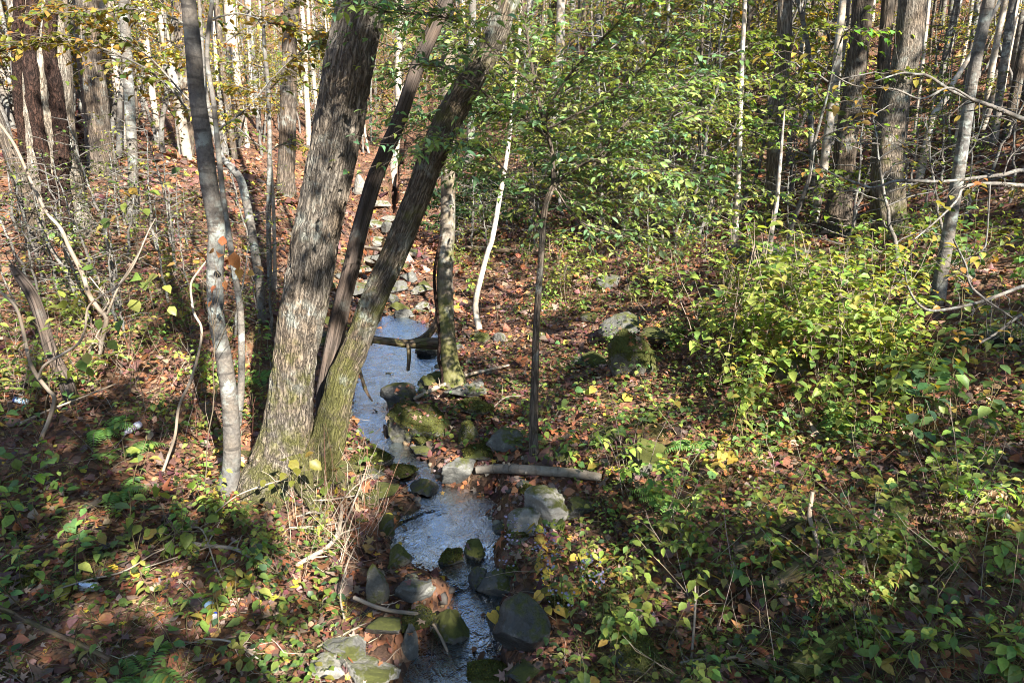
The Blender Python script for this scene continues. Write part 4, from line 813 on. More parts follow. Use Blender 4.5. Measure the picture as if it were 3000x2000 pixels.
crooked('drooping_bare_tree', 'bare pale branches drooping in from the slope edge over dark green leaves', 'tree', [(3130,1060,80),(3140,900,70),(3150,700,64),(3160,500,60),(3170,250,56)], 'bark_grey',
  [([(3150,420,26),(3000,352,20),(2920,318,17),(2850,292,16),(2790,268,13),(2720,224,11),(2680,218,9),(2640,215,7),(2560,240,5)],-.4,-.9),([(2850,292,10),(2780,258,9),(2700,290,8),(2620,262,7),(2500,250,5),(2400,190,4),(2340,150,3)],-.7,-1.1),
   ([(3150,520,22),(3000,500,18),(2940,512,15),(2870,520,14),(2760,532,12),(2632,530,11),(2560,550,9),(2505,535,8),(2440,510,7),(2398,482,5)],-.4,-1.0),([(3150,560,20),(3000,545,17),(2900,538,14),(2825,548,13),(2800,590,9),(2740,650,7),(2680,700,6)],-.5,-1.0),
   ([(3150,800,24),(3000,838,16),(2940,860,14),(2890,878,13),(2830,895,12),(2735,910,11),(2690,890,9),(2660,840,7),(2650,790,5)],-.6,-1.1),([(2890,880,10),(2850,845,9),(2835,815,9),(2830,780,9),(2812,740,8),(2793,700,7)],-.9,-1.0),
   ([(2900,540,8),(2897,600,7),(2890,700,6),(2880,730,5),(2840,755,4),(2790,775,3)],-.8,-.9),([(3150,880,16),(3000,920,12),(2920,975,10),(2870,1005,8)],-.6,-.9),([(2940,512,6),(2960,460,5),(3000,430,5)],-.7,-.7),([(2890,880,7),(2950,920,7),(3000,955,6)],-.9,-.6),([(2760,532,6),(2700,480,5),(2640,420,4),(2560,350,3),(2500,300,2)],-.9,-1.2)], land='the drooping bare branches',
  leaf=dict(n=46, tl=(.12,.35), lsize=.075, pals=YEL, wts=[3,3,2,.6,1.5], nl=3, spread=.8, outer=.5))
# ------------------------------------------------------------------ trees on the far slopes
FAR = [(468,424,100,17,'p'),(545,446,240,38,'b'),(714,424,0,34,'p'),(656,452,100,18,'g'),(905,430,100,15,'p'),(930,425,60,12,'p'),(882,300,0,13,'p'),(30,330,0,44,'p'),(740,330,0,14,'p'),(690,470,170,16,'b'),
 (1147,525,400,22,'p'),(1368,492,300,24,'g'),(1618,405,260,26,'p'),(1525,150,-20,11,'p'),(1545,190,-20,10,'p'),(1563,170,-20,11,'g'),(1590,140,-20,13,'p'),(1604,200,-20,24,'d'),(1643,110,-20,10,'p'),(1672,90,-20,18,'g'),
 (1750,228,-20,28,'d'),(1857,275,20,23,'p'),(1929,245,0,12,'p'),(1803,262,150,9,'g'),(2053,215,-20,24,'g'),(2085,250,-20,14,'d'),(2110,175,-20,26,'g'),(2180,140,-20,16,'b'),(2378,210,-20,32,'d'),(2482,240,-20,38,'b'),(2745,300,-20,20,'g'),
 (2985,70,-20,34,'p'),(1010,300,-20,22,'p'),(1440,330,-20,16,'p'),(1480,240,-20,14,'g'),(2000,240,-20,15,'g'),(580,300,-20,15,'p'),(420,280,-20,14,'g'),(330,300,-20,20,'b'),(1500,160,-20,12,'p'),(1900,190,-20,14,'g'),(60,300,-20,22,'p'),(2300,190,-20,14,'g')]
rt = np.random.default_rng(5); tries = 0
while len(FAR) < 265 and tries < 4000:
    tries += 1; u = rt.uniform(-150, 3150); v = rt.uniform(20, 470)
    if 1250 < u < 2600 and v > 300 and rt.uniform() < .6: continue
    FAR.append((u, v, None, None, rt.choice(['p', 'g', 'b', 'd'], p=[.36, .36, .16, .12]) if u < 1000 else rt.choice(['p', 'g', 'b', 'd'], p=[.3, .38, .18, .14])))
FB = G([f[0] for f in FAR], [f[1] for f in FAR]); KIND = {'p': ('bark_pale', 'pale'), 'g': ('bark_grey', 'grey'), 'b': ('bark_brown', 'brown'), 'd': ('bark_dark', 'dark')}
CROWN_G = []
for k in range(5):    # sparse autumn crowns shared by the far trees
    gl = Geo(); rg = np.random.default_rng(40 + k); ln = []
    for q in range(16):
        h = rg.uniform(-3.2, 4.0); a = rg.uniform(0, 6.28); Lr = rg.uniform(.8, 2.4); ln.append(limb3((0, 0, h), (Lr * math.cos(a), Lr * math.sin(a), h + rg.uniform(.3, 1.5)), 6, 0, .3, rg))
    tubes(gl, np.array(ln), np.linspace(.03, .006, 6)[None] * np.ones((16, 1)), (.2, .17, .14), 1)
    sprays(gl, gl, ln, 64, (.3, .9), .14, YEL + YG[:3], [3, 2.5, 2, 1, 2, 2, 1.5, 1.5], 5, DIA, spread=1.2, outer=.6, rg=rg)
    o = gl.build('crown', [M['leaf'], M['twig']]); CROWN_G.append(o.data); bpy.data.objects.remove(o)
nfar = 0
for (u, v, v1, w_, kd), b in zip(FAR, FB):
    t = proj(b)[2]
    if t > 95 or t < 12 or (v1 is None and streamd(b[0], b[1])[0][0] < 1.2): continue
    if v1 is None: w_ = max(5, float(rt.lognormal(math.log(.13), .5)) * F / t)
    w_ = min(w_, .75 * F / t); mat, tone = KIND[kd]; Ht = rt.uniform(11, 16); lean = rt.normal(size=2) * .035; rr = w_ / 2 / F * t
    hs = np.linspace(-.3, Ht, 9); p = np.column_stack([b[0] + lean[0] * hs + .06 * np.cumsum(rt.normal(size=9)), b[1] + lean[1] * hs, b[2] + hs]); p[0, :2] = b[:2]
    q = smooth_line(np.column_stack([p, rr * np.linspace(1.15, .45, 9)]), 40); size = 'slim' if rr < .07 else ('stout' if rr > .17 else 'straight')
    lb = place_label(f'{size} {tone} tree', b, extra=('tall', 'leaning' if abs(lean[0]) > .04 else 'upright')); root = empty('hillside_tree', b, lb, 'tree', 'trees on the far slopes')
    g = Geo(); tube(g, q[:, :3], q[:, 3], 10, rough=.06, seed=nfar)
    for _ in range(rt.integers(1, 5)):
        j = rt.integers(8, 34); a = rt.uniform(0, 6.28); e = q[j, :3] + np.array([math.cos(a), math.sin(a), rt.uniform(.2, .9)]) * rt.uniform(.6, 2.0); tube(g, limb3(q[j, :3], e, 6, 0, .3, rt), np.linspace(rr * .35, .006, 6), 5)
    g.build('trunk', M[mat], root, tuple(b))
    c = bpy.data.objects.new('crown', CROWN_G[nfar % 5]); C.objects.link(c); c.parent = root; c.location = tuple(p[-1] - b - np.array([0, 0, rt.uniform(1.0, 3.5)])); s = rt.uniform(.8, 1.3); c.scale = (s, s, s); c.rotation_euler = (0, 0, rt.uniform(0, 6.28))
    nfar += 1
# ------------------------------------------------------------------ leafy saplings and understorey shrubs
def sapling_proto(seed, h, spread, nb, nsp, lsize, pals, wts, nl=7, low=.25, tpl=OV):
    rg = np.random.default_rng(seed); top = np.array([rg.normal() * .15 * h, rg.normal() * .15 * h, h]); tr = limb3((0, 0, -.15), top, 14, 0, .12, rg); g = Geo(); tube(g, tr, np.linspace(.012 * h + .006, .005, 14), 8, rough=.06)
    ln = []
    for i in range(nb):
        f = low + (1 - low) * (i + rg.uniform()) / nb; j = f * 12.9; k = int(j); s = tr[k] + (tr[k + 1] - tr[k]) * (j - k); a = i * 2.4 + rg.normal() * .4; L = spread * (1.15 - .75 * f) * rg.uniform(.6, 1.15)
        l = limb3(s, s + np.array([math.cos(a) * L, math.sin(a) * L, L * rg.uniform(.05, .45)]), 8, .06, .2, rg); ln.append(l); tube(g, l, np.linspace(.006 * h * .5 + .004, .002, 8), 5)
    gl = Geo(); sprays(gl, gl, ln, nsp, (.15 * spread + .1, .35 * spread + .15), lsize, pals, wts, nl, tpl, rg=rg, outer=.6, spread=1.0, flat=.45)
    tk = g.build('trunk', M['bark_grey']); cr = gl.build('crown', [M['leaf'], M['twig']]); r = (tk.data, cr.data); bpy.data.objects.remove(tk); bpy.data.objects.remove(cr); return r
SAPS = {'tall': [sapling_proto(160 + i, 6.5, 2.4, 13, 130, .135, YEL + YG, [1.5, 1.5, 2, .3, 2, 2.5, 2.5, 2, 2, 1], 6, .15) for i in range(4)],
        'yellow': [sapling_proto(100 + i, 3.6, 1.5, 9, 95, .085, YEL + YG, [2, 2, 2, .6, 2, 2, 2, 2, 2, 1], 6) for i in range(3)],
        'green': [sapling_proto(110 + i, 2.6, 1.5, 11, 120, .078, GREEN[2:4] + YG[:4], [1.5, 3, 3, 3, 2.5, 2], 8, .2) for i in range(4)],
        'orange': [sapling_proto(120 + i, 4.2, 1.4, 9, 70, .085, ORA + YEL, [2, 2, 1.5, 2, 3, 2, 1, 1, 1], 5) for i in range(2)],
        'bare': [sapling_proto(130 + i, 2.2, 1.1, 15, 40, .065, YG, None, 3, .15) for i in range(3)],
        'laurel': [sapling_proto(140 + i, 1.5, .9, 10, 60, .15, [(.025,.06,.022),(.04,.085,.03),(.06,.11,.035)], None, 7, .25, NAR) for i in range(2)]}
def put(meshes, names, name, label, cat, group, p, s, rz, tilt=0.0):
    root = empty(name, p, label, cat, group); root.rotation_euler = (tilt * math.cos(rz * 3), tilt * math.sin(rz * 5), rz); root.scale = (s, s, s)
    for me, nm in zip(meshes, names):
        c = bpy.data.objects.new(nm, me); C.objects.link(c); c.parent = root
    return root
rs = np.random.default_rng(9)
def saps(kind, n, u0, u1, v0, v1, s0, s1, desc, tmin=6, group='saplings under the trees', name='leafy_sapling', cat='sapling'):
    u = rs.uniform(u0, u1, n); v = rs.uniform(v0, v1, n); P = G(u, v)
    for p in P:
        t = proj(p)[2]; d, _, hw = streamd(p[0], p[1])
        uu_, vv_, _ = proj(p)
        if 2110 < uu_ < 2330 and 730 < vv_ < 900 and t < 14: continue
        if t < tmin or t > 80 or d[0] < hw[0] + .35: continue
        s = rs.uniform(s0, s1); SPH.append((p + np.array([0, 0, 1.6 * s]), 1.1, .6 if p[0] < 6 else .4)); put(SAPS[kind][rs.integers(len(SAPS[kind]))], ('trunk', 'crown'), name, place_label(desc, p, extra=('tall' if s > (s0 + s1) / 2 else 'short', 'spreading')), cat, group, p, s, rs.uniform(0, 6.28), .06)
saps('yellow', 50, -50, 1000, 250, 480, .8, 1.5, 'yellow leaved sapling', 11)
saps('yellow', 46, -50, 1050, 40, 230, 1.8, 3.2, 'tall yellow leaved sapling', 22)
saps('yellow', 60, -50, 1050, 110, 340, 1.2, 2.0, 'yellow leaved hillside sapling', 14)
saps('tall', 46, 1000, 2550, 10, 300, .8, 1.4, 'young yellow green tree', 22, 'young trees on the slopes', 'young_tree', 'young tree')
saps('tall', 34, -50, 1000, 60, 330, .7, 1.3, 'young golden tree', 20, 'young trees on the slopes', 'young_tree', 'young tree')
saps('orange', 12, -50, 700, 250, 460, .8, 1.3, 'orange leaved sapling', 11)
saps('yellow', 95, 1050, 2350, 120, 500, 1.1, 2.1, 'yellow green sapling', 16)
saps('green', 16, 1620, 2330, 560, 740, 1.2, 1.8, 'yellow green layered sapling', 9)
saps('green', 11, 1250, 2300, 420, 620, .9, 1.5, 'green leaved sapling', 9)
saps('green', 10, 2250, 3000, 180, 520, .6, 1.1, 'dark green sapling', 11)
saps('yellow', 9, 2300, 3000, 60, 420, .7, 1.1, 'yellow green slope sapling', 12)
saps('bare', 52, 1300, 2350, 560, 780, .6, 1.1, 'nearly bare twiggy shrub', 7, 'twiggy shrubs on the bench', 'twiggy_shrub', 'shrub')
saps('bare', 20, 2300, 3000, 500, 900, .6, 1.1, 'bare twigged slope shrub', 6, 'twiggy shrubs on the bench', 'twiggy_shrub', 'shrub')
saps('bare', 38, 0, 800, 560, 1000, .45, .9, 'bare twigged shrub', 5, 'twiggy shrubs on the bench', 'twiggy_shrub', 'shrub')
saps('laurel', 7, 1330, 1560, 600, 720, .9, 1.4, 'dark glossy laurel bush', 9, 'laurels by the creek', 'laurel_bush', 'shrub')
saps('laurel', 5, 1050, 1330, 420, 560, 1.0, 1.6, 'far glossy laurel bush', 12, 'laurels by the creek', 'laurel_bush', 'shrub')
#@@PART4
# ------------------------------------------------------------------ herbs, seedlings, ferns
def plant_proto(kind, seed):
    rg = np.random.default_rng(seed); gs = Geo(); gl = Geo(); pos = []; dr = []; nm = []; sz = []; tpl = OV; pals = YG; wts = None
    def leafat(p, d, s, n=None): pos.append(p); dr.append(d); sz.append(s); nm.append(unit(np.array([0, 0, 1.]) + .3 * rg.normal(size=3)) if n is None else n)
    def stemline(h, lean=.2, n=7, r0=.004, b=(0, 0)):
        a = rg.uniform(0, 6.28); l = limb3((b[0], b[1], -.03), (b[0] + math.cos(a) * lean * h, b[1] + math.sin(a) * lean * h, h), n, 0, .12, rg); tubes(gs, l[None], np.linspace(r0, r0 * .4, n)[None], (.16, .13, .06) if kind != 'shrub' else (.24, .19, .15)); return l
    def pairs(l, n, s0, s1, f0=.3, down=.25):
        for i in range(n):
            f = f0 + (1 - f0) * (i + 1) / n; j = min(f * (len(l) - 1), len(l) - 1.001); k = int(j); p = l[k] + (l[k + 1] - l[k]) * (j - k); a = i * 1.57 + rg.normal() * .3; s = rg.uniform(s0, s1) * (1.15 - .5 * f)
            for sg in (0, math.pi):
                if rg.uniform() < .9: d = unit([math.cos(a + sg), math.sin(a + sg), rg.normal() * .25 - down]); leafat(p + d * .015, d, s)
    if kind == 'seedling':
        pals = YG + GREEN[:2]
        for _ in range(rg.integers(1, 4)): pairs(stemline(rg.uniform(.16, .42), .3, b=rg.normal(size=2) * .05), rg.integers(2, 5), .065, .115)
    elif kind == 'herb':
        pals = YG + GREEN[1:4]
        for _ in range(rg.integers(3, 6)): pairs(stemline(rg.uniform(.35, .7), .35, b=rg.normal(size=2) * .05), rg.integers(4, 7), .08, .14)
    elif kind == 'broad':
        pals = GREEN
        for _ in range(rg.integers(2, 4)): pairs(stemline(rg.uniform(.35, .75), .3, r0=.006, b=rg.normal(size=2) * .06), rg.integers(3, 6), .12, .19, .3, .4)
    elif kind == 'shrub':
        for _ in range(rg.integers(3, 6)):
            l = stemline(rg.uniform(.6, 1.1), .35, 9, .006, rg.normal(size=2) * .05)
            for q in range(rg.integers(3, 6)):
                k = rg.integers(3, 8); a = rg.uniform(0, 6.28); s = limb3(l[k], l[k] + np.array([math.cos(a), math.sin(a), .4]) * rg.uniform(.15, .4), 7, 0, .2, rg); tubes(gs, s[None], np.linspace(.003, .0012, 7)[None], (.24, .19, .15)); pairs(s, rg.integers(2, 5), .09, .155, .4, .15)
    elif kind == 'low':
        pals = GREEN[:4] + YG[:2]; tpl = HRT
        for _ in range(rg.integers(4, 9)):
            l = stemline(rg.uniform(.08, .2), .6, 5, .002, rg.normal(size=2) * .06); a = rg.uniform(0, 6.28); leafat(l[-1], unit([math.cos(a), math.sin(a), -.2]), rg.uniform(.06, .11))
    elif kind == 'small':
        pals = YG[:3] + GREEN[1:4]
        for _ in range(rg.integers(5, 10)): pairs(stemline(rg.uniform(.15, .42), .5, 6, .0022, rg.normal(size=2) * .08), rg.integers(3, 6), .035, .065)
    elif kind in ('fern', 'deadfern'):
        pals = [(.10,.20,.06),(.13,.24,.05),(.16,.26,.06)] if kind == 'fern' else [(.30, .20, .14), (.36, .25, .18), (.24, .15, .10)]; tpl = PIN
        for q in range(rg.integers(5, 8)):
            a = rg.uniform(0, 6.28); L = rg.uniform(.28, .5); n = 18; s = np.linspace(0, 1, n); rise = .75 if kind == 'fern' else .35
            l = np.stack([math.cos(a) * L * s * .9, math.sin(a) * L * s * .9, L * (rise * s - rise * 1.05 * s ** 2.2) + .01], 1); tubes(gs, l[None], np.linspace(.003, .001, n)[None], (.10, .09, .04) if kind == 'fern' else (.2, .13, .08))
            tg = unit(np.gradient(l, axis=0)); sd = unit(np.cross(tg, [0, 0, 1.]))
            for i in range(2, n):
                wl =   .085 * math.sin(math.pi * (i / n) ** .7) + .012
                for sg in (-1, 1):
                    d = unit(sd[i] * sg + tg[i] * .35 + np.array([0, 0, -.15 if kind == 'fern' else -.9])); leafat(l[i], d, wl, unit(np.cross(sd[i], tg[i]) + .1 * rg.normal(size=3)) if kind == 'fern' else None)
    elif kind == 'aster':
        pals = GREEN[:2]
        for q in range(rg.integers(4, 7)):
            l = stemline(rg.uniform(.3, .5), .5, 7, .002, rg.normal(size=2) * .05); pairs(l, 4, .03, .05)
            for f in range(10):
                c = l[-1] + rg.normal(size=3) * .035; nn = unit(np.array([0, -.3, 1.]) + .5 * rg.normal(size=3)); e = unit(np.cross(nn, [1, .2, 0])); e2 = np.cross(nn, e); A = np.linspace(0, 2 * np.pi, 9)[:-1]
                dd = np.cos(A)[:, None] * e + np.sin(A)[:, None] * e2; leaves(gl, np.repeat(c[None], 8, 0), dd, np.repeat(nn[None], 8, 0), .012, np.repeat(np.array([[.40, .38, .66]]), 8, 0), DIA, 0, .3)
    elif kind == 'yellowvine':
        pals = [(.48, .36, .04), (.42, .30, .05), (.36, .32, .05), (.16, .2, .03)]; tpl = HRT; l = limb3((0, 0, .05), (.5, .35, .22), 12, .15, .25, rg); tubes(gs, l[None], np.full((1, 12), .0022), (.2, .13, .06))
        for i in range(1, 12):
            a = rg.uniform(0, 6.28); leafat(l[i], unit([math.cos(a), math.sin(a), -.35]), rg.uniform(.06, .10))
    n = len(pos); key = pal(pals, 1, wts, .12, rg); cols = (pal(pals, n, wts, .16, rg) * .75 + key * .25) * (1.4 if kind in ('shrub', 'herb', 'seedling') else 1.2)
    cols[rg.uniform(size=n) < .05] = (.36, .27, .05)
    leaves(gl, np.array(pos), np.array(dr), np.array(nm), np.array(sz), cols, tpl, 0, rg.uniform(.4, 2, n), 1.15 if kind in ('broad', 'herb') else 1.0)
    a = gs.build('stem', M['twig']); b = gl.build('foliage', M['leaf']); r = (a.data, b.data); bpy.data.objects.remove(a); bpy.data.objects.remove(b); return r
PL = {k: [plant_proto(k, 300 + 17 * i + n * 101) for i in range(c)] for n, (k, c) in enumerate([('seedling', 7), ('herb', 6), ('broad', 4), ('shrub', 5), ('low', 5), ('small', 5), ('fern', 4), ('deadfern', 2), ('aster', 2), ('yellowvine', 2)])}
DESC = {'seedling': ('woodland_seedling', 'seedling', 'yellow green seedling', 'seedlings on the forest floor'), 'herb': ('leafy_herb', 'herb', 'leafy yellow green herb', 'herbs on the banks'), 'broad': ('broad_leaf_herb', 'herb', 'dark green broad leaved herb', 'broad leaved herbs'),
 'shrub': ('pale_stem_bush', 'bush', 'yellow leaved bush with pale stems', 'bushes on the banks'), 'low': ('heart_leaf_plant', 'plant', 'low heart leaved plant', 'low plants on the forest floor'), 'small': ('small_leaf_herb', 'herb', 'fine leaved green herb', 'fine leaved herbs'),
 'fern': ('fern', 'fern', 'green fern', 'ferns'), 'deadfern': ('dried_fern', 'fern', 'dried brown fern', 'dried ferns'), 'aster': ('wood_aster', 'flower', 'lilac flowered aster', 'asters by the stream'), 'yellowvine': ('heart_leaf_vine', 'vine', 'vine with yellow heart shaped leaves', 'yellow vines')}
def plants(kind, n, u0, u1, v0, v1, s0=.8, s1=1.25, exact=None, clump=None):
    nm, cat, desc, grp = DESC[kind]
    if exact: u, v = np.array(exact, float).T[:2]
    else:
        u = rs.uniform(u0, u1, n); v = rs.uniform(v0, v1, n)
    P = G(u, v)
    for p in P:
        t = proj(p)[2]; d, _, hw = streamd(p[0], p[1])
        uu_, vv_, _ = proj(p)
        if 2130 < uu_ < 2310 and 730 < vv_ < 880 and kind in ('shrub', 'herb', 'broad'): continue
        if t < 2.6 or t > 30 or (d[0] < hw[0] * 1.15 + .05): continue
        s = rs.uniform(s0, s1); (kind in ('shrub',) or (kind == 'herb' and p[1] > 5.5)) and SPH.append((p + np.array([0, 0, .5]), .5, .8)); put(PL[kind][rs.integers(len(PL[kind]))], ('stem', 'foliage'), nm, place_label(desc, p, extra=('tall' if s > (s0 + s1) / 2 else 'short', 'spreading', 'sparse')), cat, grp, p, s, rs.uniform(0, 6.28), .12)
plants('shrub', 34, 2080, 2620, 880, 1150, .9, 1.5)
plants('herb', 26, 1950, 2700, 850, 1300)
plants('broad', 30, 2480, 3020, 720, 1330, .8, 1.3)
plants('small', 34, 1500, 2500, 820, 1100, .9, 1.5)
plants('herb', 22, 2350, 3000, 560, 860, .8, 1.3)
plants('herb', 20, 1650, 3050, 1450, 2000, .55, .95)
plants('seedling', 34, 1620, 3050, 1450, 2080, .8, 1.3)
plants('seedling', 26, 1560, 2400, 1100, 1450)
plants('small', 12, 1650, 3050, 1400, 2080, .7, 1.2)
plants('low', 12, 1600, 3000, 1150, 2050)
plants('low', 10, -50, 1000, 1350, 2080, .8, 1.4)
plants('seedling', 22, -50, 960, 1280, 2050, .9, 1.5)
plants('herb', 14, 420, 1000, 1500, 1720, .5, .8)
plants('seedling', 30, -50, 800, 850, 1300, .9, 1.5)
plants('small', 12, 0, 1000, 620, 1300, .7, 1.1)
plants('shrub', 9, 60, 620, 900, 1230, .6, .9)
plants('herb', 14, 0, 800, 700, 1150, .6, 1.0)
plants('small', 46, 1300, 2400, 600, 900, 1.0, 1.8)
plants('herb', 24, 1350, 2150, 660, 960, .7, 1.2)
plants('shrub', 14, 1400, 2150, 640, 900, .8, 1.3)
plants('shrub', 8, 1600, 3000, 1350, 1700, .6, .9)
plants('low', 14, 1300, 2000, 950, 1300)
plants('fern', 0, 0, 0, 0, 0, .8, 1.1, [(360,1350),(345,1450),(300,1270),(760,1120),(2040,1330),(1970,1470),(430,1990),(2900,1360),(2480,1250)])
plants('deadfern', 0, 0, 0, 0, 0, .8, 1.1, [(2720,1480),(2800,1470),(2870,1500),(2930,1490),(2980,1520),(2850,1560),(2940,1440),(2760,1530)])
plants('aster', 0, 0, 0, 0, 0, .8, 1.0, [(1545,1700),(1580,1680),(1640,1790),(1690,1830)])
plants('yellowvine', 0, 0, 0, 0, 0, .8, 1.1, [(1560,1660),(1620,1720),(1680,1800),(2060,1380),(2140,1360),(1700,1740)])
# tall stems with big leaves read straight off the photo
def leafy_stem(name, label, base, dt, lv, pals, size_px, cat='sapling'):
    b = G1(*base); root = empty(name, b, label, cat, None); lv = np.array(lv, float); gs = Geo(); gl = Geo()
    dr_ = ray(lv[:, 0], lv[:, 1]); t = (b[1] + dt + rng.normal(size=len(lv)) * .08) / dr_[:, 1]; P = CAM + dr_ * t[:, None]
    c = P.mean(0); main = limb3(b, c + np.array([0, 0, -.02]), 12, 0, .12); tubes(gs, main[None], np.linspace(.007, .003, 12)[None], (.2, .16, .11))
    for p in P:
        k = rng.integers(7, 12); l = limb3(main[k], p, 7, -.05, .15); tubes(gs, l[None], np.linspace(.003, .0014, 7)[None], (.2, .16, .11))
    D = unit(P - c + rng.normal(size=P.shape) * .1 + np.array([0, -.1, -.12])); N_ = unit(np.array([.1, -.45, 1.]) + .35 * rng.normal(size=P.shape)); sz = lv[:, 2] / F * t * (.68 if name == 'maple_sprig' else .85)
    leaves(gl, P - D * sz[:, None] * .5, D, N_, sz, pal(pals, len(P), None, .1), OV, 0, rng.uniform(.5, 2, len(P)), 1.35)
    gs.build('stem', M['twig'], root, tuple(b)); gl.build('foliage', M['leaf'], root, tuple(b))
leafy_stem('maple_sprig', 'sapling with large orange and yellow leaves before the slim lichen trunk', (600,1440), -.5, [(652,705,46),(620,735,40),(585,745,50),(690,765,85),(645,745,55),(575,765,40),(700,800,50),(660,835,40),(625,845,40),(590,870,36),(760,785,46),(735,800,40),(615,890,34),(500,775,45)], [(.50,.33,.06),(.52,.30,.10),(.42,.34,.06),(.5,.24,.07)], 40)
leafy_stem('broad_leaf_sapling', 'sapling with broad light green leaves over orange leaf litter', (430,1220), -.5, [(395,815,62),(445,815,55),(420,835,50),(345,820,45),(450,850,40),(300,830,44),(270,800,40),(255,785,44),(395,895,58),(490,845,40),(350,955,52),(290,950,44),(505,910,40)], YG[:3] + GREEN[2:4], 50)
leafy_stem('yellow_leaf_sapling', 'sapling with wide yellow leaves in front of the banded grey trunk', (470,1000), -.3, [(330,535,36),(390,560,44),(485,540,46),(370,570,36),(455,565,40),(310,655,46),(330,640,36),(290,670,34),(515,500,40),(365,610,40),(430,620,34)], YG + YEL[:3], 40)
leafy_stem('green_leaf_sapling', 'sapling with oval green leaves over the elbowed shrub', (130,1250), -.3, [(160,900,50),(185,890,42),(140,945,40),(130,965,38),(190,945,44),(145,940,40),(180,860,36),(240,1070,50),(255,1050,44),(225,880,40),(90,935,36),(60,1010,44),(40,1060,40),(200,1100,40),(265,1090,40),(330,1010,44)], YG[:4] + GREEN[2:4], 44)
leafy_stem('serrated_leaf_plant', 'plant with big toothed yellow green leaves lit at the foot of the twin trunk tree', (840,1500), -.2, [(828,1345,44),(862,1362,50),(880,1338,40),(905,1330,36),(925,1362,52),(830,1395,40),(870,1380,40),(770,1415,30),(795,1425,30),(855,1415,30)], [(.20,.24,.03),(.16,.2,.03),(.26,.27,.04)], 40)
leafy_stem('hydrangea_plant', 'plant with large green leaves in the middle of the brown leaf slope', (560,1640), -.15, [(455,1440,56),(480,1450,50),(420,1440,40),(520,1400,40),(560,1465,46),(590,1490,40),(545,1580,60),(500,1605,56),(480,1620,44),(390,1660,52),(430,1670,46),(500,1670,40),(620,1520,50),(640,1555,40),(560,1420,40),(430,1560,40)], GREEN[2:4] + YG[:1], 50)
leafy_stem('five_leaf_creeper', 'plant with blue green pointed leaves beside the curved shore branch', (830,1700), -.1, [(760,1630,34),(790,1650,30),(770,1660,34),(800,1620,32),(740,1610,30),(790,1690,32),(820,1685,34),(840,1660,32),(780,1700,30),(850,1700,30),(910,1740,30),(930,1760,28),(900,1720,28),(760,1600,28),(820,1640,28)], [(.05,.11,.06),(.07,.13,.06),(.06,.12,.04)], 30)
leafy_stem('corner_plant', 'tall green plant at the left edge above the half mossy stone', (60,1420), -.2, [(20,1335,50),(50,1360,44),(0,1320,40),(150,1350,56),(140,1390,40),(120,1400,44),(165,1340,36),(30,1430,36),(160,1420,36),(100,1345,30)], GREEN[1:4] + YG[:1], 44)
# ------------------------------------------------------------------ litter left by people
def lathe_thing(name, label, cat, u, v, ang, prof, bands, roll=.0, tilt=.0, crush=0.0):
    """prof rows (x along axis, radius); bands rows (x0, x1, part name, material, relief)"""
    b = G1(u, v); r0 = max(p[1] for p in prof); o = empty(name, b + np.array([0, 0, r0 * .75 + .035]), label, cat); o.rotation_euler = (roll, tilt, ang); th = np.linspace(0, 2 * np.pi, 33)[:-1]
    for x0, x1, nm, mat, rel in bands:
        pr = [(x, np.interp(x, [p[0] for p in prof], [p[1] for p in prof]) + rel) for x in sorted({x0, x1, *[p[0] for p in prof if x0 < p[0] < x1]})]
        if prof[0][0] == x0 and rel <= 0.0005: pr = [(x0, .001)] + pr
        if prof[-1][0] == x1 and rel <= 0.0005: pr = pr + [(x1, .001)]
        V = np.array([[(x, r * math.cos(a), r * math.sin(a)) for a in th] for x, r in pr])
        if crush: V[..., 2] *= 1 - crush * np.exp(-((V[..., 0] - .09) / .04) ** 2); V[..., 2] += .006 * vnoise(V * 60)
        n = len(pr); i = np.arange(n - 1)[:, None] * 32 + np.arange(32)[None]; j = np.arange(n - 1)[:, None] * 32 + (np.arange(32)[None] + 1) % 32
        g = Geo(); g.add(V.reshape(-1, 3), np.stack([i, j, j + 32, i + 32], -1).reshape(-1, 4)); g.build(nm, mat, o)
    return o
m_y = plain_mat('can_yellow', (.34, .30, .06), .3, .35, .2, 40); m_w = plain_mat('can_silver', (.62, .66, .70), .3, .7, .15); m_b = plain_mat('can_blue', (.03, .05, .45), .3, .3, .2); m_lb = plain_mat('can_pale_blue', (.45, .62, .78), .3, .3, .3, 50); m_nb = plain_mat('can_navy', (.02, .04, .18), .3, .3, .2); m_mk = plain_mat('bottle_cloudy', (.36, .33, .43), .4); m_lab = plain_mat('bottle_label', (.10, .05, .09), .5); m_txt = plain_mat('label_print', (.42, .45, .50), .5)
CANP = [(0, .020), (.004, .026), (.012, .033), (.145, .033), (.152, .030), (.157, .026)]
def can_bands(a, b, c): return [(0, .012, 'lid', m_w, 0), (.012, .032, 'rim_band', b, 0), (.032, .145, 'body', a, 0), (.145, .157, 'base', m_w, 0), (.05, .07, 'stripe', c, .0006), (.105, .135, 'stripe', m_lb, .0006)]
lathe_thing('drink_can', 'tall yellow can with blue rim lying in dark red leaves', 'can', 632, 1832, 2.25, CANP, can_bands(m_y, m_b, m_y), .5, -.32)
lathe_thing('drink_can', 'yellow and blue can wedged beside the pale leaning slab', 'can', 1627, 1500, -1.1, CANP, can_bands(m_y, m_b, m_w), .4, .35)
lathe_thing('crushed_can', 'crushed blue and white can beside the half mossy stone', 'can', 228, 1736, -.05, CANP, can_bands(m_w, m_nb, m_lb), .3, .0, .55)
lathe_thing('small_can', 'half buried blue can end left of the elbowed shrub', 'can', 42, 1184, .05, CANP, can_bands(m_lb, m_nb, m_w), .3, .25)
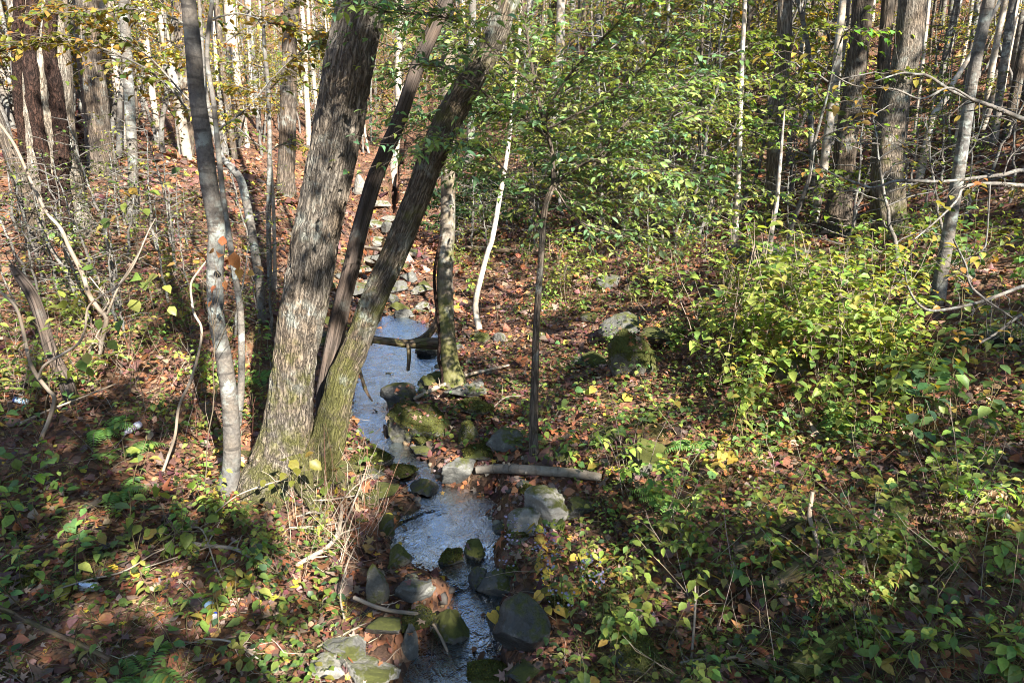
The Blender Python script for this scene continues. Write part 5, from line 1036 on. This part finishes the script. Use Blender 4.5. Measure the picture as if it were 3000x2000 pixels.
BOT = [(0, .019), (.018, .019), (.022, .017), (.03, .018), (.07, .036), (.10, .038), (.13, .034), (.16, .038), (.20, .036), (.205, .028)]
lathe_thing('plastic_bottle', 'cloudy plastic bottle with dark banded label lying in red leaves', 'bottle', 362, 1288, 1.05, BOT, [(0, .018, 'cap', m_mk, .001), (.018, .205, 'body', m_mk, 0), (.085, .100, 'label', m_lab, .001), (.104, .118, 'label', m_lab, .001), (.122, .134, 'label', m_lab, .001), (.138, .175, 'label', m_txt, .001)], .2, -.22)
#@@PART5
# ------------------------------------------------------------------ fallen leaves (nobody could count them)
def scatter_litter():
    near = Geo(); far = Geo(); rg = np.random.default_rng(77)
    for r0 in np.concatenate([np.arange(2.2, 12, .7), np.arange(12, 46, 2.0)]):
        dr = .7 if r0 < 12 else 2.0; dens = 620 if r0 < 6.5 else (400 if r0 < 9 else (210 if r0 < 12 else (110 if r0 < 20 else (48 if r0 < 30 else 20)))); amax = R(50); n = int(dens * amax * ((r0 + dr) ** 2 - r0 ** 2))
        r = np.sqrt(rg.uniform(r0 ** 2, (r0 + dr) ** 2, n)); a = rg.uniform(-amax, amax, n); x, y = r * np.sin(a), r * np.cos(a); z = H(x, y); d, wz, hw = streamd(x, y)
        inw = (d < hw * 1.6) & (z < wz + .01) & (y < spt[-8, 1] + .6); float_ = inw & (rg.uniform(size=n) < np.where(d > hw * .7, .22, .012)); keep = ~inw | float_
        patch = fbm(np.stack([x * .55, y * .55, x * 0], -1), 2); keep &= rg.uniform(size=n) < .92 + .5 * patch
        z = np.where(float_, wz + .006, z + rg.uniform(.002, .05, n)); x, y, z, fl = x[keep], y[keep], z[keep], float_[keep]; n = len(x)
        if not n: continue
        N_ = normal_at(x, y, .1); N_ = unit(N_ + .33 * rg.normal(size=(n, 3)) * np.array([1, 1, .3]) * np.where(fl, .12, 1)[:, None]); th = rg.uniform(0, 6.28, n); D = np.stack([np.cos(th), np.sin(th), 0 * th], 1); D = unit(D - N_ * (D * N_).sum(1)[:, None])
        sz = rg.lognormal(math.log(.056), .42, n) * (1 if r0 < 9 else (1.35 if r0 < 16 else 2.0)); col = pal(LIT, n, LITW, .16, rg); col *= np.clip(.92 + .5 * fbm(np.stack([x * .9, y * .9, x * 0 + 4], -1), 3), .5, 1.5)[:, None]; wh = rg.uniform(size=n) < .035; col[wh] = pal(YEL, wh.sum(), None, .1, rg); P = np.column_stack([x, y, z]); k = rg.uniform(size=n)
        wet = (~fl) & (np.interp(np.hypot(x, y), [0, 40], [1, 1]) > 2); 
        if r0 < 12:
            m = k < .5; leaves(near, P[m], D[m], N_[m], sz[m] * 1.15, col[m], MAP, 0, rg.normal(size=m.sum()) * 1.6, 1.0); m = ~m; leaves(near, P[m], D[m], N_[m], sz[m], col[m], OV, 0, rg.normal(size=m.sum()) * 2.2, rg.uniform(1.0, 1.8, m.sum()))
        else: leaves(far, P, D, N_, sz, col, DIA, 0, rg.normal(size=n) * 2, 1.6)
    for P, N_ in LEAFY:
        n = len(P); N2 = unit(N_ + .4 * rg.normal(size=(n, 3))); D = unit(np.cross(N2, rg.normal(size=(n, 3)))); leaves(near, P, D, N2, rg.lognormal(math.log(.075), .3, n), pal(LIT, n, LITW, .16, rg), MAP, 0, rg.normal(size=n) * 1.5)
    tag(near.build('leaf_litter', M['litter'], smooth=False), 'orange and brown fallen leaves covering the banks', kind='stuff'); tag(far.build('distant_leaf_litter', M['litter'], smooth=False), 'orange fallen leaves on the far slopes', kind='stuff')
scatter_litter()
def ground_cover():
    g = Geo(); rg = np.random.default_rng(78); spec = [(800, 1600, 3050, 1350, 2080, 1), (3600, 1450, 3050, 640, 1350, 1), (700, -50, 1000, 1300, 2080, 1), (1500, -50, 900, 600, 1300, 1), (1400, 1150, 2300, 560, 700, 1), (500, 1000, 1600, 900, 1400, 1)]
    for n, u0, u1, v0, v1, _ in spec:
        P = G(rg.uniform(u0, u1, n), rg.uniform(v0, v1, n)); d, wz, hw = streamd(P[:, 0], P[:, 1]); clump = fbm(np.stack([P[:, 0] * 1.3, P[:, 1] * 1.3, P[:, 0] * 0], -1), 2); P = P[(d > hw * 1.3 + .05) & (clump > rg.uniform(-.7, .55, n))]; n = len(P)
        for _ in range(3):
            Q = P + rg.normal(size=(n, 3)) * np.array([.05, .05, 0]) + np.array([0, 0, 1]) * rg.uniform(.03, .2, (n, 1)) ; th = rg.uniform(0, 6.28, n); D = unit(np.stack([np.cos(th), np.sin(th), rg.uniform(-.6, .2, n)], 1))
            leaves(g, Q, D, unit(np.array([0, 0, 1.]) + .35 * rg.normal(size=(n, 3))), rg.uniform(.03, .08, n), pal(GREEN + YG, n, [2, 2, 3, 2, 1, 2, 1.5, 2, .8, 2], .15, rg), OV, 0, rg.uniform(.3, 2, n), rg.uniform(.8, 1.4, n))
    tag(g.build('ground_cover', M['leaf']), 'small green leaves growing through the fallen leaves', kind='stuff')
    g = Geo(); n = 900; u = rg.uniform(-50, 3050, n); v = rg.uniform(600, 2080, n); P = G(u, v); d, _, hw = streamd(P[:, 0], P[:, 1]); P = P[d > hw + .1]; n = len(P); th = rg.uniform(0, 6.28, n); el = rg.uniform(0, .25, n); D = np.stack([np.cos(th), np.sin(th), el], 1); L = rg.uniform(.12, .55, n); s = np.linspace(0, 1, 5)
    T_ = P[:, None] + D[:, None] * (L[:, None] * s)[..., None] + np.array([0, 0, .03]); T_[..., 2] -= (.15 * L[:, None] * s ** 2); T_ += rg.normal(size=T_.shape) * .012; c = pal([(.30, .24, .18), (.18, .13, .09), (.42, .34, .25), (.12, .085, .06)], n, None, .15, rg); tubes(g, T_, rg.uniform(.0015, .0045, (n, 1)) * (1.1 - .6 * s)[None], c)
    u = rg.uniform(1950, 3050, 1300); v = rg.uniform(650, 2000, 1300); u[:380] = rg.uniform(0, 820, 380); v[:380] = rg.uniform(560, 1350, 380); u[760:1000] = rg.uniform(0, 820, 240); v[760:1000] = rg.uniform(560, 1200, 240); u[380:560] = rg.uniform(850, 1120, 180); v[380:560] = rg.uniform(1350, 1700, 180); u[560:760] = rg.uniform(1300, 2300, 200); v[560:760] = rg.uniform(600, 950, 200); P = G(u, v); n = len(P); D = unit(rg.normal(size=(n, 3)) * np.array([.5, .5, .15]) + np.array([0, 0, .8])); L = rg.uniform(.25, .8, n); T_ = P[:, None] + D[:, None] * (L[:, None] * s)[..., None]; T_ += rg.normal(size=T_.shape) * .02 * s[None, :, None]
    tubes(g, T_, rg.uniform(.0015, .0035, (n, 1)) * (1.1 - .7 * s)[None], pal([(.34, .26, .19), (.22, .15, .10), (.26, .12, .08), (.42, .36, .28)], n, None, .15, rg)); tag(g.build('twig_litter', M['twig']), 'dry twigs and thin dead stems among the leaves', kind='stuff')
ground_cover()
def grass():
    g = Geo(); rg = np.random.default_rng(55); n = 420; u = rg.uniform(1700, 3050, n); v = rg.uniform(1250, 2080, n); u[:120] = rg.uniform(-50, 1050, 120); v[:120] = rg.uniform(1300, 2080, 120); P = G(u, v); d, _, hw = streamd(P[:, 0], P[:, 1]); P = P[d > hw + .1]; n = len(P)
    for _ in range(9):
        D = unit(rg.normal(size=(n, 3)) * np.array([.6, .6, .1]) + np.array([0, 0, .9])); L = rg.uniform(.1, .38, n); s = np.linspace(0, 1, 6); T_ = (P + rg.normal(size=(n, 3)) * np.array([.03, .03, 0]))[:, None] + D[:, None] * (L[:, None] * s)[..., None]; T_[..., :2] += (D[:, None, :2] * (L[:, None] * s ** 2)[..., None]) * .7; T_[..., 2] -= .45 * L[:, None] * s ** 2.2
        tubes(g, T_, .0022 * (1.1 - s)[None] * np.ones((n, 1)), pal([(.12, .17, .04), (.2, .22, .06), (.3, .26, .12), (.08, .13, .03)], n, None, .15, rg))
    tag(g.build('grass', M['leaf']), 'thin grass blades between the herbs', kind='stuff')
grass()
def pebbles():
    rg = np.random.default_rng(31); g = Geo(); n = 2600; k = rg.integers(np.searchsorted(SL[:, 1], 2.5), np.searchsorted(SL[:, 1], 17), n); T_ = unit(np.gradient(SL[:, :2], axis=0))[k]; N_ = np.stack([T_[:, 1], -T_[:, 0]], 1); xy = SL[k, :2] + N_ * (rg.normal(size=n) * SL[k, 3] * .8)[:, None] + rg.normal(size=(n, 2)) * .08
    b_ = bmesh.new(); bmesh.ops.create_icosphere(b_, subdivisions=1, radius=1); v0 = np.array([v.co[:] for v in b_.verts]); f0 = np.array([[v.index for v in f.verts] for f in b_.faces]); b_.free(); s = rg.lognormal(math.log(.022), .5, n)
    V = v0[None] * (s[:, None] * rg.uniform(.6, 1.3, (n, 3)) * np.array([1, 1, .6]))[:, None] * (1 + .25 * rg.normal(size=(n, len(v0), 1)) * .5); V += np.column_stack([xy, H(xy[:, 0], xy[:, 1]) + s * .25])[:, None]
    g.add(V.reshape(-1, 3), (np.arange(n)[:, None, None] * len(v0) + f0[None]).reshape(-1, 3), np.repeat(pal([(.12,.11,.095),(.2,.18,.15),(.07,.065,.06),(.26,.22,.17),(.14,.10,.07)], n, None, .15, rg), len(v0), 0)); tag(g.build('stream_pebbles', M['twig']), 'pebbles and gravel on the stream bed', kind='stuff')
pebbles()
# ------------------------------------------------------------------ the canopy overhead: unseen trees added so their crowns shape the light below
# wanted sun on each piece of ground: (u, v, ru, rv, share), later rows win
LIGHT = [(1500,300,4000,420,.92),(1500,800,4000,260,.42),(1500,1200,4000,260,.36),(1500,1650,4000,300,.25),(1500,2050,4000,230,.10),
 (300,560,480,240,.82),(430,730,380,140,.72),(480,1000,120,120,.75),(150,1100,200,200,.3),(300,1400,380,150,.58),(450,1900,520,260,.08),(1120,600,140,150,1.0),(1190,830,170,90,.8),(1150,1020,130,110,.4),
 (850,1330,170,110,1.0),(950,1480,130,200,.95),(1000,1930,170,90,.9),(1440,1960,110,60,.75),(1310,1790,60,50,.7),(1560,1490,120,110,.95),(1450,1390,140,50,.7),(1230,1300,80,60,.55),(1300,1560,180,110,.12),(1500,1850,180,130,.08),
 (1700,1140,110,70,.85),(1900,1260,180,90,.85),(1820,925,110,40,.7),(1600,1100,120,80,.25),(1700,700,420,110,.5),(2000,840,200,90,.75),(2330,950,320,190,1.0),(2050,980,170,120,.85),(2250,1330,380,110,.85),(2600,1380,260,100,.85),(2150,1180,200,70,.75),(2850,1480,170,110,.8),(2500,1500,180,70,.5),
 (2650,1150,260,150,.30),(2850,820,200,120,.5),(2900,500,220,130,.45),(2450,600,220,120,.4),(2700,1800,520,230,.08),(1900,1650,260,150,.5),(2100,1900,300,150,.22),(1780,1900,140,120,.5),(1650,1700,130,80,.45)]
SPH += [(PT(95, 300, np.array(10.6)), .8, .97), (PT(120, 80, np.array(10.4)), .8, .97), (PT(140, 500, np.array(10.8)), .7, .9), (PT(60, 250, np.array(14.)), 2.5, .9), (G1(1120, 600), 3.0, .96), (G1(1150, 700), 2.0, .9), (G1(1200, 850), 1.2, .8), (G1(2330, 960) + np.array([0, 0, .5]), 1.3, .93), (G1(2120, 930) + np.array([0, 0, .4]), 1.0, .85), (G1(850, 1330) + np.array([-.05, -.2, .5]), .75, .93), (G1(960, 1480) + np.array([0, 0, .15]), .55, .9)]
_f = np.random.default_rng(3)
for _ in range(46):
    fu, fv = _f.uniform(1650, 3050), _f.uniform(1420, 2050); LIGHT.append((fu, fv, _f.uniform(30, 110), _f.uniform(18, 50), _f.uniform(.6, 1)))
for _ in range(18):
    fu, fv = _f.uniform(-50, 900), _f.uniform(1200, 1900); LIGHT.append((fu, fv, _f.uniform(30, 110), _f.uniform(18, 45), _f.uniform(.6, 1)))
def light_at(u, v):
    L = np.full(u.shape, .4)
    for cu, cv, ru, rv, s in LIGHT:
        e = np.clip(1.6 - np.hypot((u - cu) / ru, (v - cv) / rv) * 1.0, 0, .6) / .6; L = L * (1 - e) + s * e
    return L
def canopy():
    rg = np.random.default_rng(101); N0 = 150000
    # ground targets, spread evenly over the land the photo shows
    x = rg.uniform(-13, 15, N0); y = rg.uniform(1.5, 24, N0); z = H(x, y) + rg.uniform(0, .3, N0); P = np.column_stack([x, y, z]); u, v, d = proj(P); L = light_at(u, v)
    inside = (u > -300) & (u < 3300) & (v > -100) & (v < 2500) & (d > .5); L = np.where(inside, L, .45)
    blot = fbm(P * np.array([1.0, 1.0, 0]) * 1.5, 3) * .42
    keep = rg.uniform(size=N0) < 1 - sstep(.34, .62, L + blot * np.where((L > .12) & (L < .9), 1.0, .2))
    P = P[keep]; n = len(P); D_ = np.maximum(rg.uniform(12.5, 18.5, n), (P[:, 1] + 1.5) * .95); Q = P + SUN * D_[:, None]
    # sunlit trunk and crown places stay open
    ok = np.ones(n, bool)
    for (yc, rows) in [(b1[1] + .1, [(860,1200,150,260,.95),(920,900,80,120,.7),(980,1150,70,120,.95),(1060,930,60,110,.75),(940,600,80,220,.45),(1010,200,90,230,.35),(1440,110,90,130,.9),(1280,420,90,200,.12),(1180,680,80,160,.2)]), (b1[1] + 1.0, [(1650,330,420,330,.55),(1250,150,260,200,.5)]), (b1[1] + 5, [(1950,420,420,260,.7)]), (b7[1], [(640,1200,60,220,.75),(600,500,70,400,.4)])]:
        s = (Q[:, 1] - yc) / SUN[1]; W = Q - SUN * s[:, None]; uu, vv, _ = proj(W); Lt = np.full(n, -1.0)
        for cu, cv, ru, rv, q in rows: Lt = np.where(np.hypot((uu - cu) / ru, (vv - cv) / rv) < 1, q, Lt)
        ok &= ~((Lt >= 0) & (P[:, 1] > yc) & (rg.uniform(size=n) < Lt))
    pr = np.zeros(n)
    for c, r_, q in SPH:
        w_ = Q - c; s = w_ @ SUN; d2 = (w_ ** 2).sum(1) - s ** 2; pr = np.where((d2 < r_ * r_) & (s > 0), np.maximum(pr, q), pr)
    ok &= rg.uniform(size=n) > pr
    Q = Q[ok]
    for (u_, v_, y_, r_, n_) in [(1030,130,b1[1]+.3,.42,150),(1000,330,b1[1]+.2,.36,70),(575,220,b7[1],.4,200),(600,450,b7[1],.3,80),(1240,500,b1[1]+.3,.38,220),(1180,660,b1[1]+.2,.3,110),(2660,200,13.2,.8,60),(2470,500,14.3,.8,60),(2600,560,13,.7,70),(290,250,14.5,.9,260),(240,500,11.3,.4,60),(2500,120,14.5,.7,90)]:  # extra leaves added to shade single trunks
        d_ = ray(u_, v_); c_ = CAM + d_ * (y_ / d_[1]); Q = np.concatenate([Q, c_ + rg.normal(size=(n_, 3)) * r_ * np.array([.8, .3, 1.1]) + SUN * rg.uniform(13, 17.5, (n_, 1))])
    uu, vv, dd = proj(Q); Q = Q[~((dd > 0) & (vv > -350) & (uu > -500) & (uu < 3500))]; n = len(Q)
    # added trees, out of view, that carry these crowns
    roots = np.array([(3.5, -7.5), (7.5, -5.0), (-3.5, -8.5), (10.5, -1.0), (12.5, 5.5), (8.5, -11.0), (2.0, -13.5), (14.0, 11.0)]); near = np.argmin(((Q[:, None, :2] - roots[None]) ** 2).sum(-1), 1)
    for k, (tx, ty) in enumerate(roots):
        q = Q[near == k]; zb = float(H(tx, ty)); b = np.array([tx, ty, zb]); zt = (q[:, 2].max() if len(q) else zb + 12); hs = np.linspace(-.3, zt - zb, 10); tr = np.column_stack([tx + .1 * np.cumsum(rg.normal(size=10)), ty + .1 * np.cumsum(rg.normal(size=10)), zb + hs]); tr[0, :2] = (tx, ty)
        root = empty('unseen_shade_tree', b, f'tall unseen tree added to shape light, crown shading {["the lower pool","the yellow herbs","the brown leaf slope","the bench","the steep slope","the bank stones","the twin trunks","the far bench"][k]}', 'tree', 'unseen trees added for shade'); g = Geo(); tube(g, smooth_line(np.column_stack([tr, np.linspace(.24, .04, 10)]), 40)[:, :3], np.linspace(.24, .04, 40), 14, rough=.06)
        ln = []
        for _ in range(26 if len(q) else 0):
            e = q[rg.integers(len(q))]; j = int(np.clip(np.searchsorted(tr[:, 2], e[2] - rg.uniform(.5, 3)), 3, 8)); l = limb3(tr[j], e, 10, .05, .2, rg); ln.append(l); tube(g, l, np.linspace(.05, .008, 10), 6)
        g.build('trunk', M['bark_brown'], root, tuple(b)); n = len(q)
        if n:
            g = Geo(); th = rg.normal(size=(n, 3)); D = unit(th); N_ = unit(SUN + .55 * rg.normal(size=(n, 3))); leaves(g, q, D, N_, rg.uniform(.11, .2, n), pal(GREEN + YG, n, None, .15, rg), DIA, 0, 1.0, 1.5); g.build('crown', M['leaf'], root, tuple(b))
canopy()
print('objects', len(bpy.data.objects), 'verts', sum(len(o.data.vertices) for o in bpy.data.objects if o.type == 'MESH'))
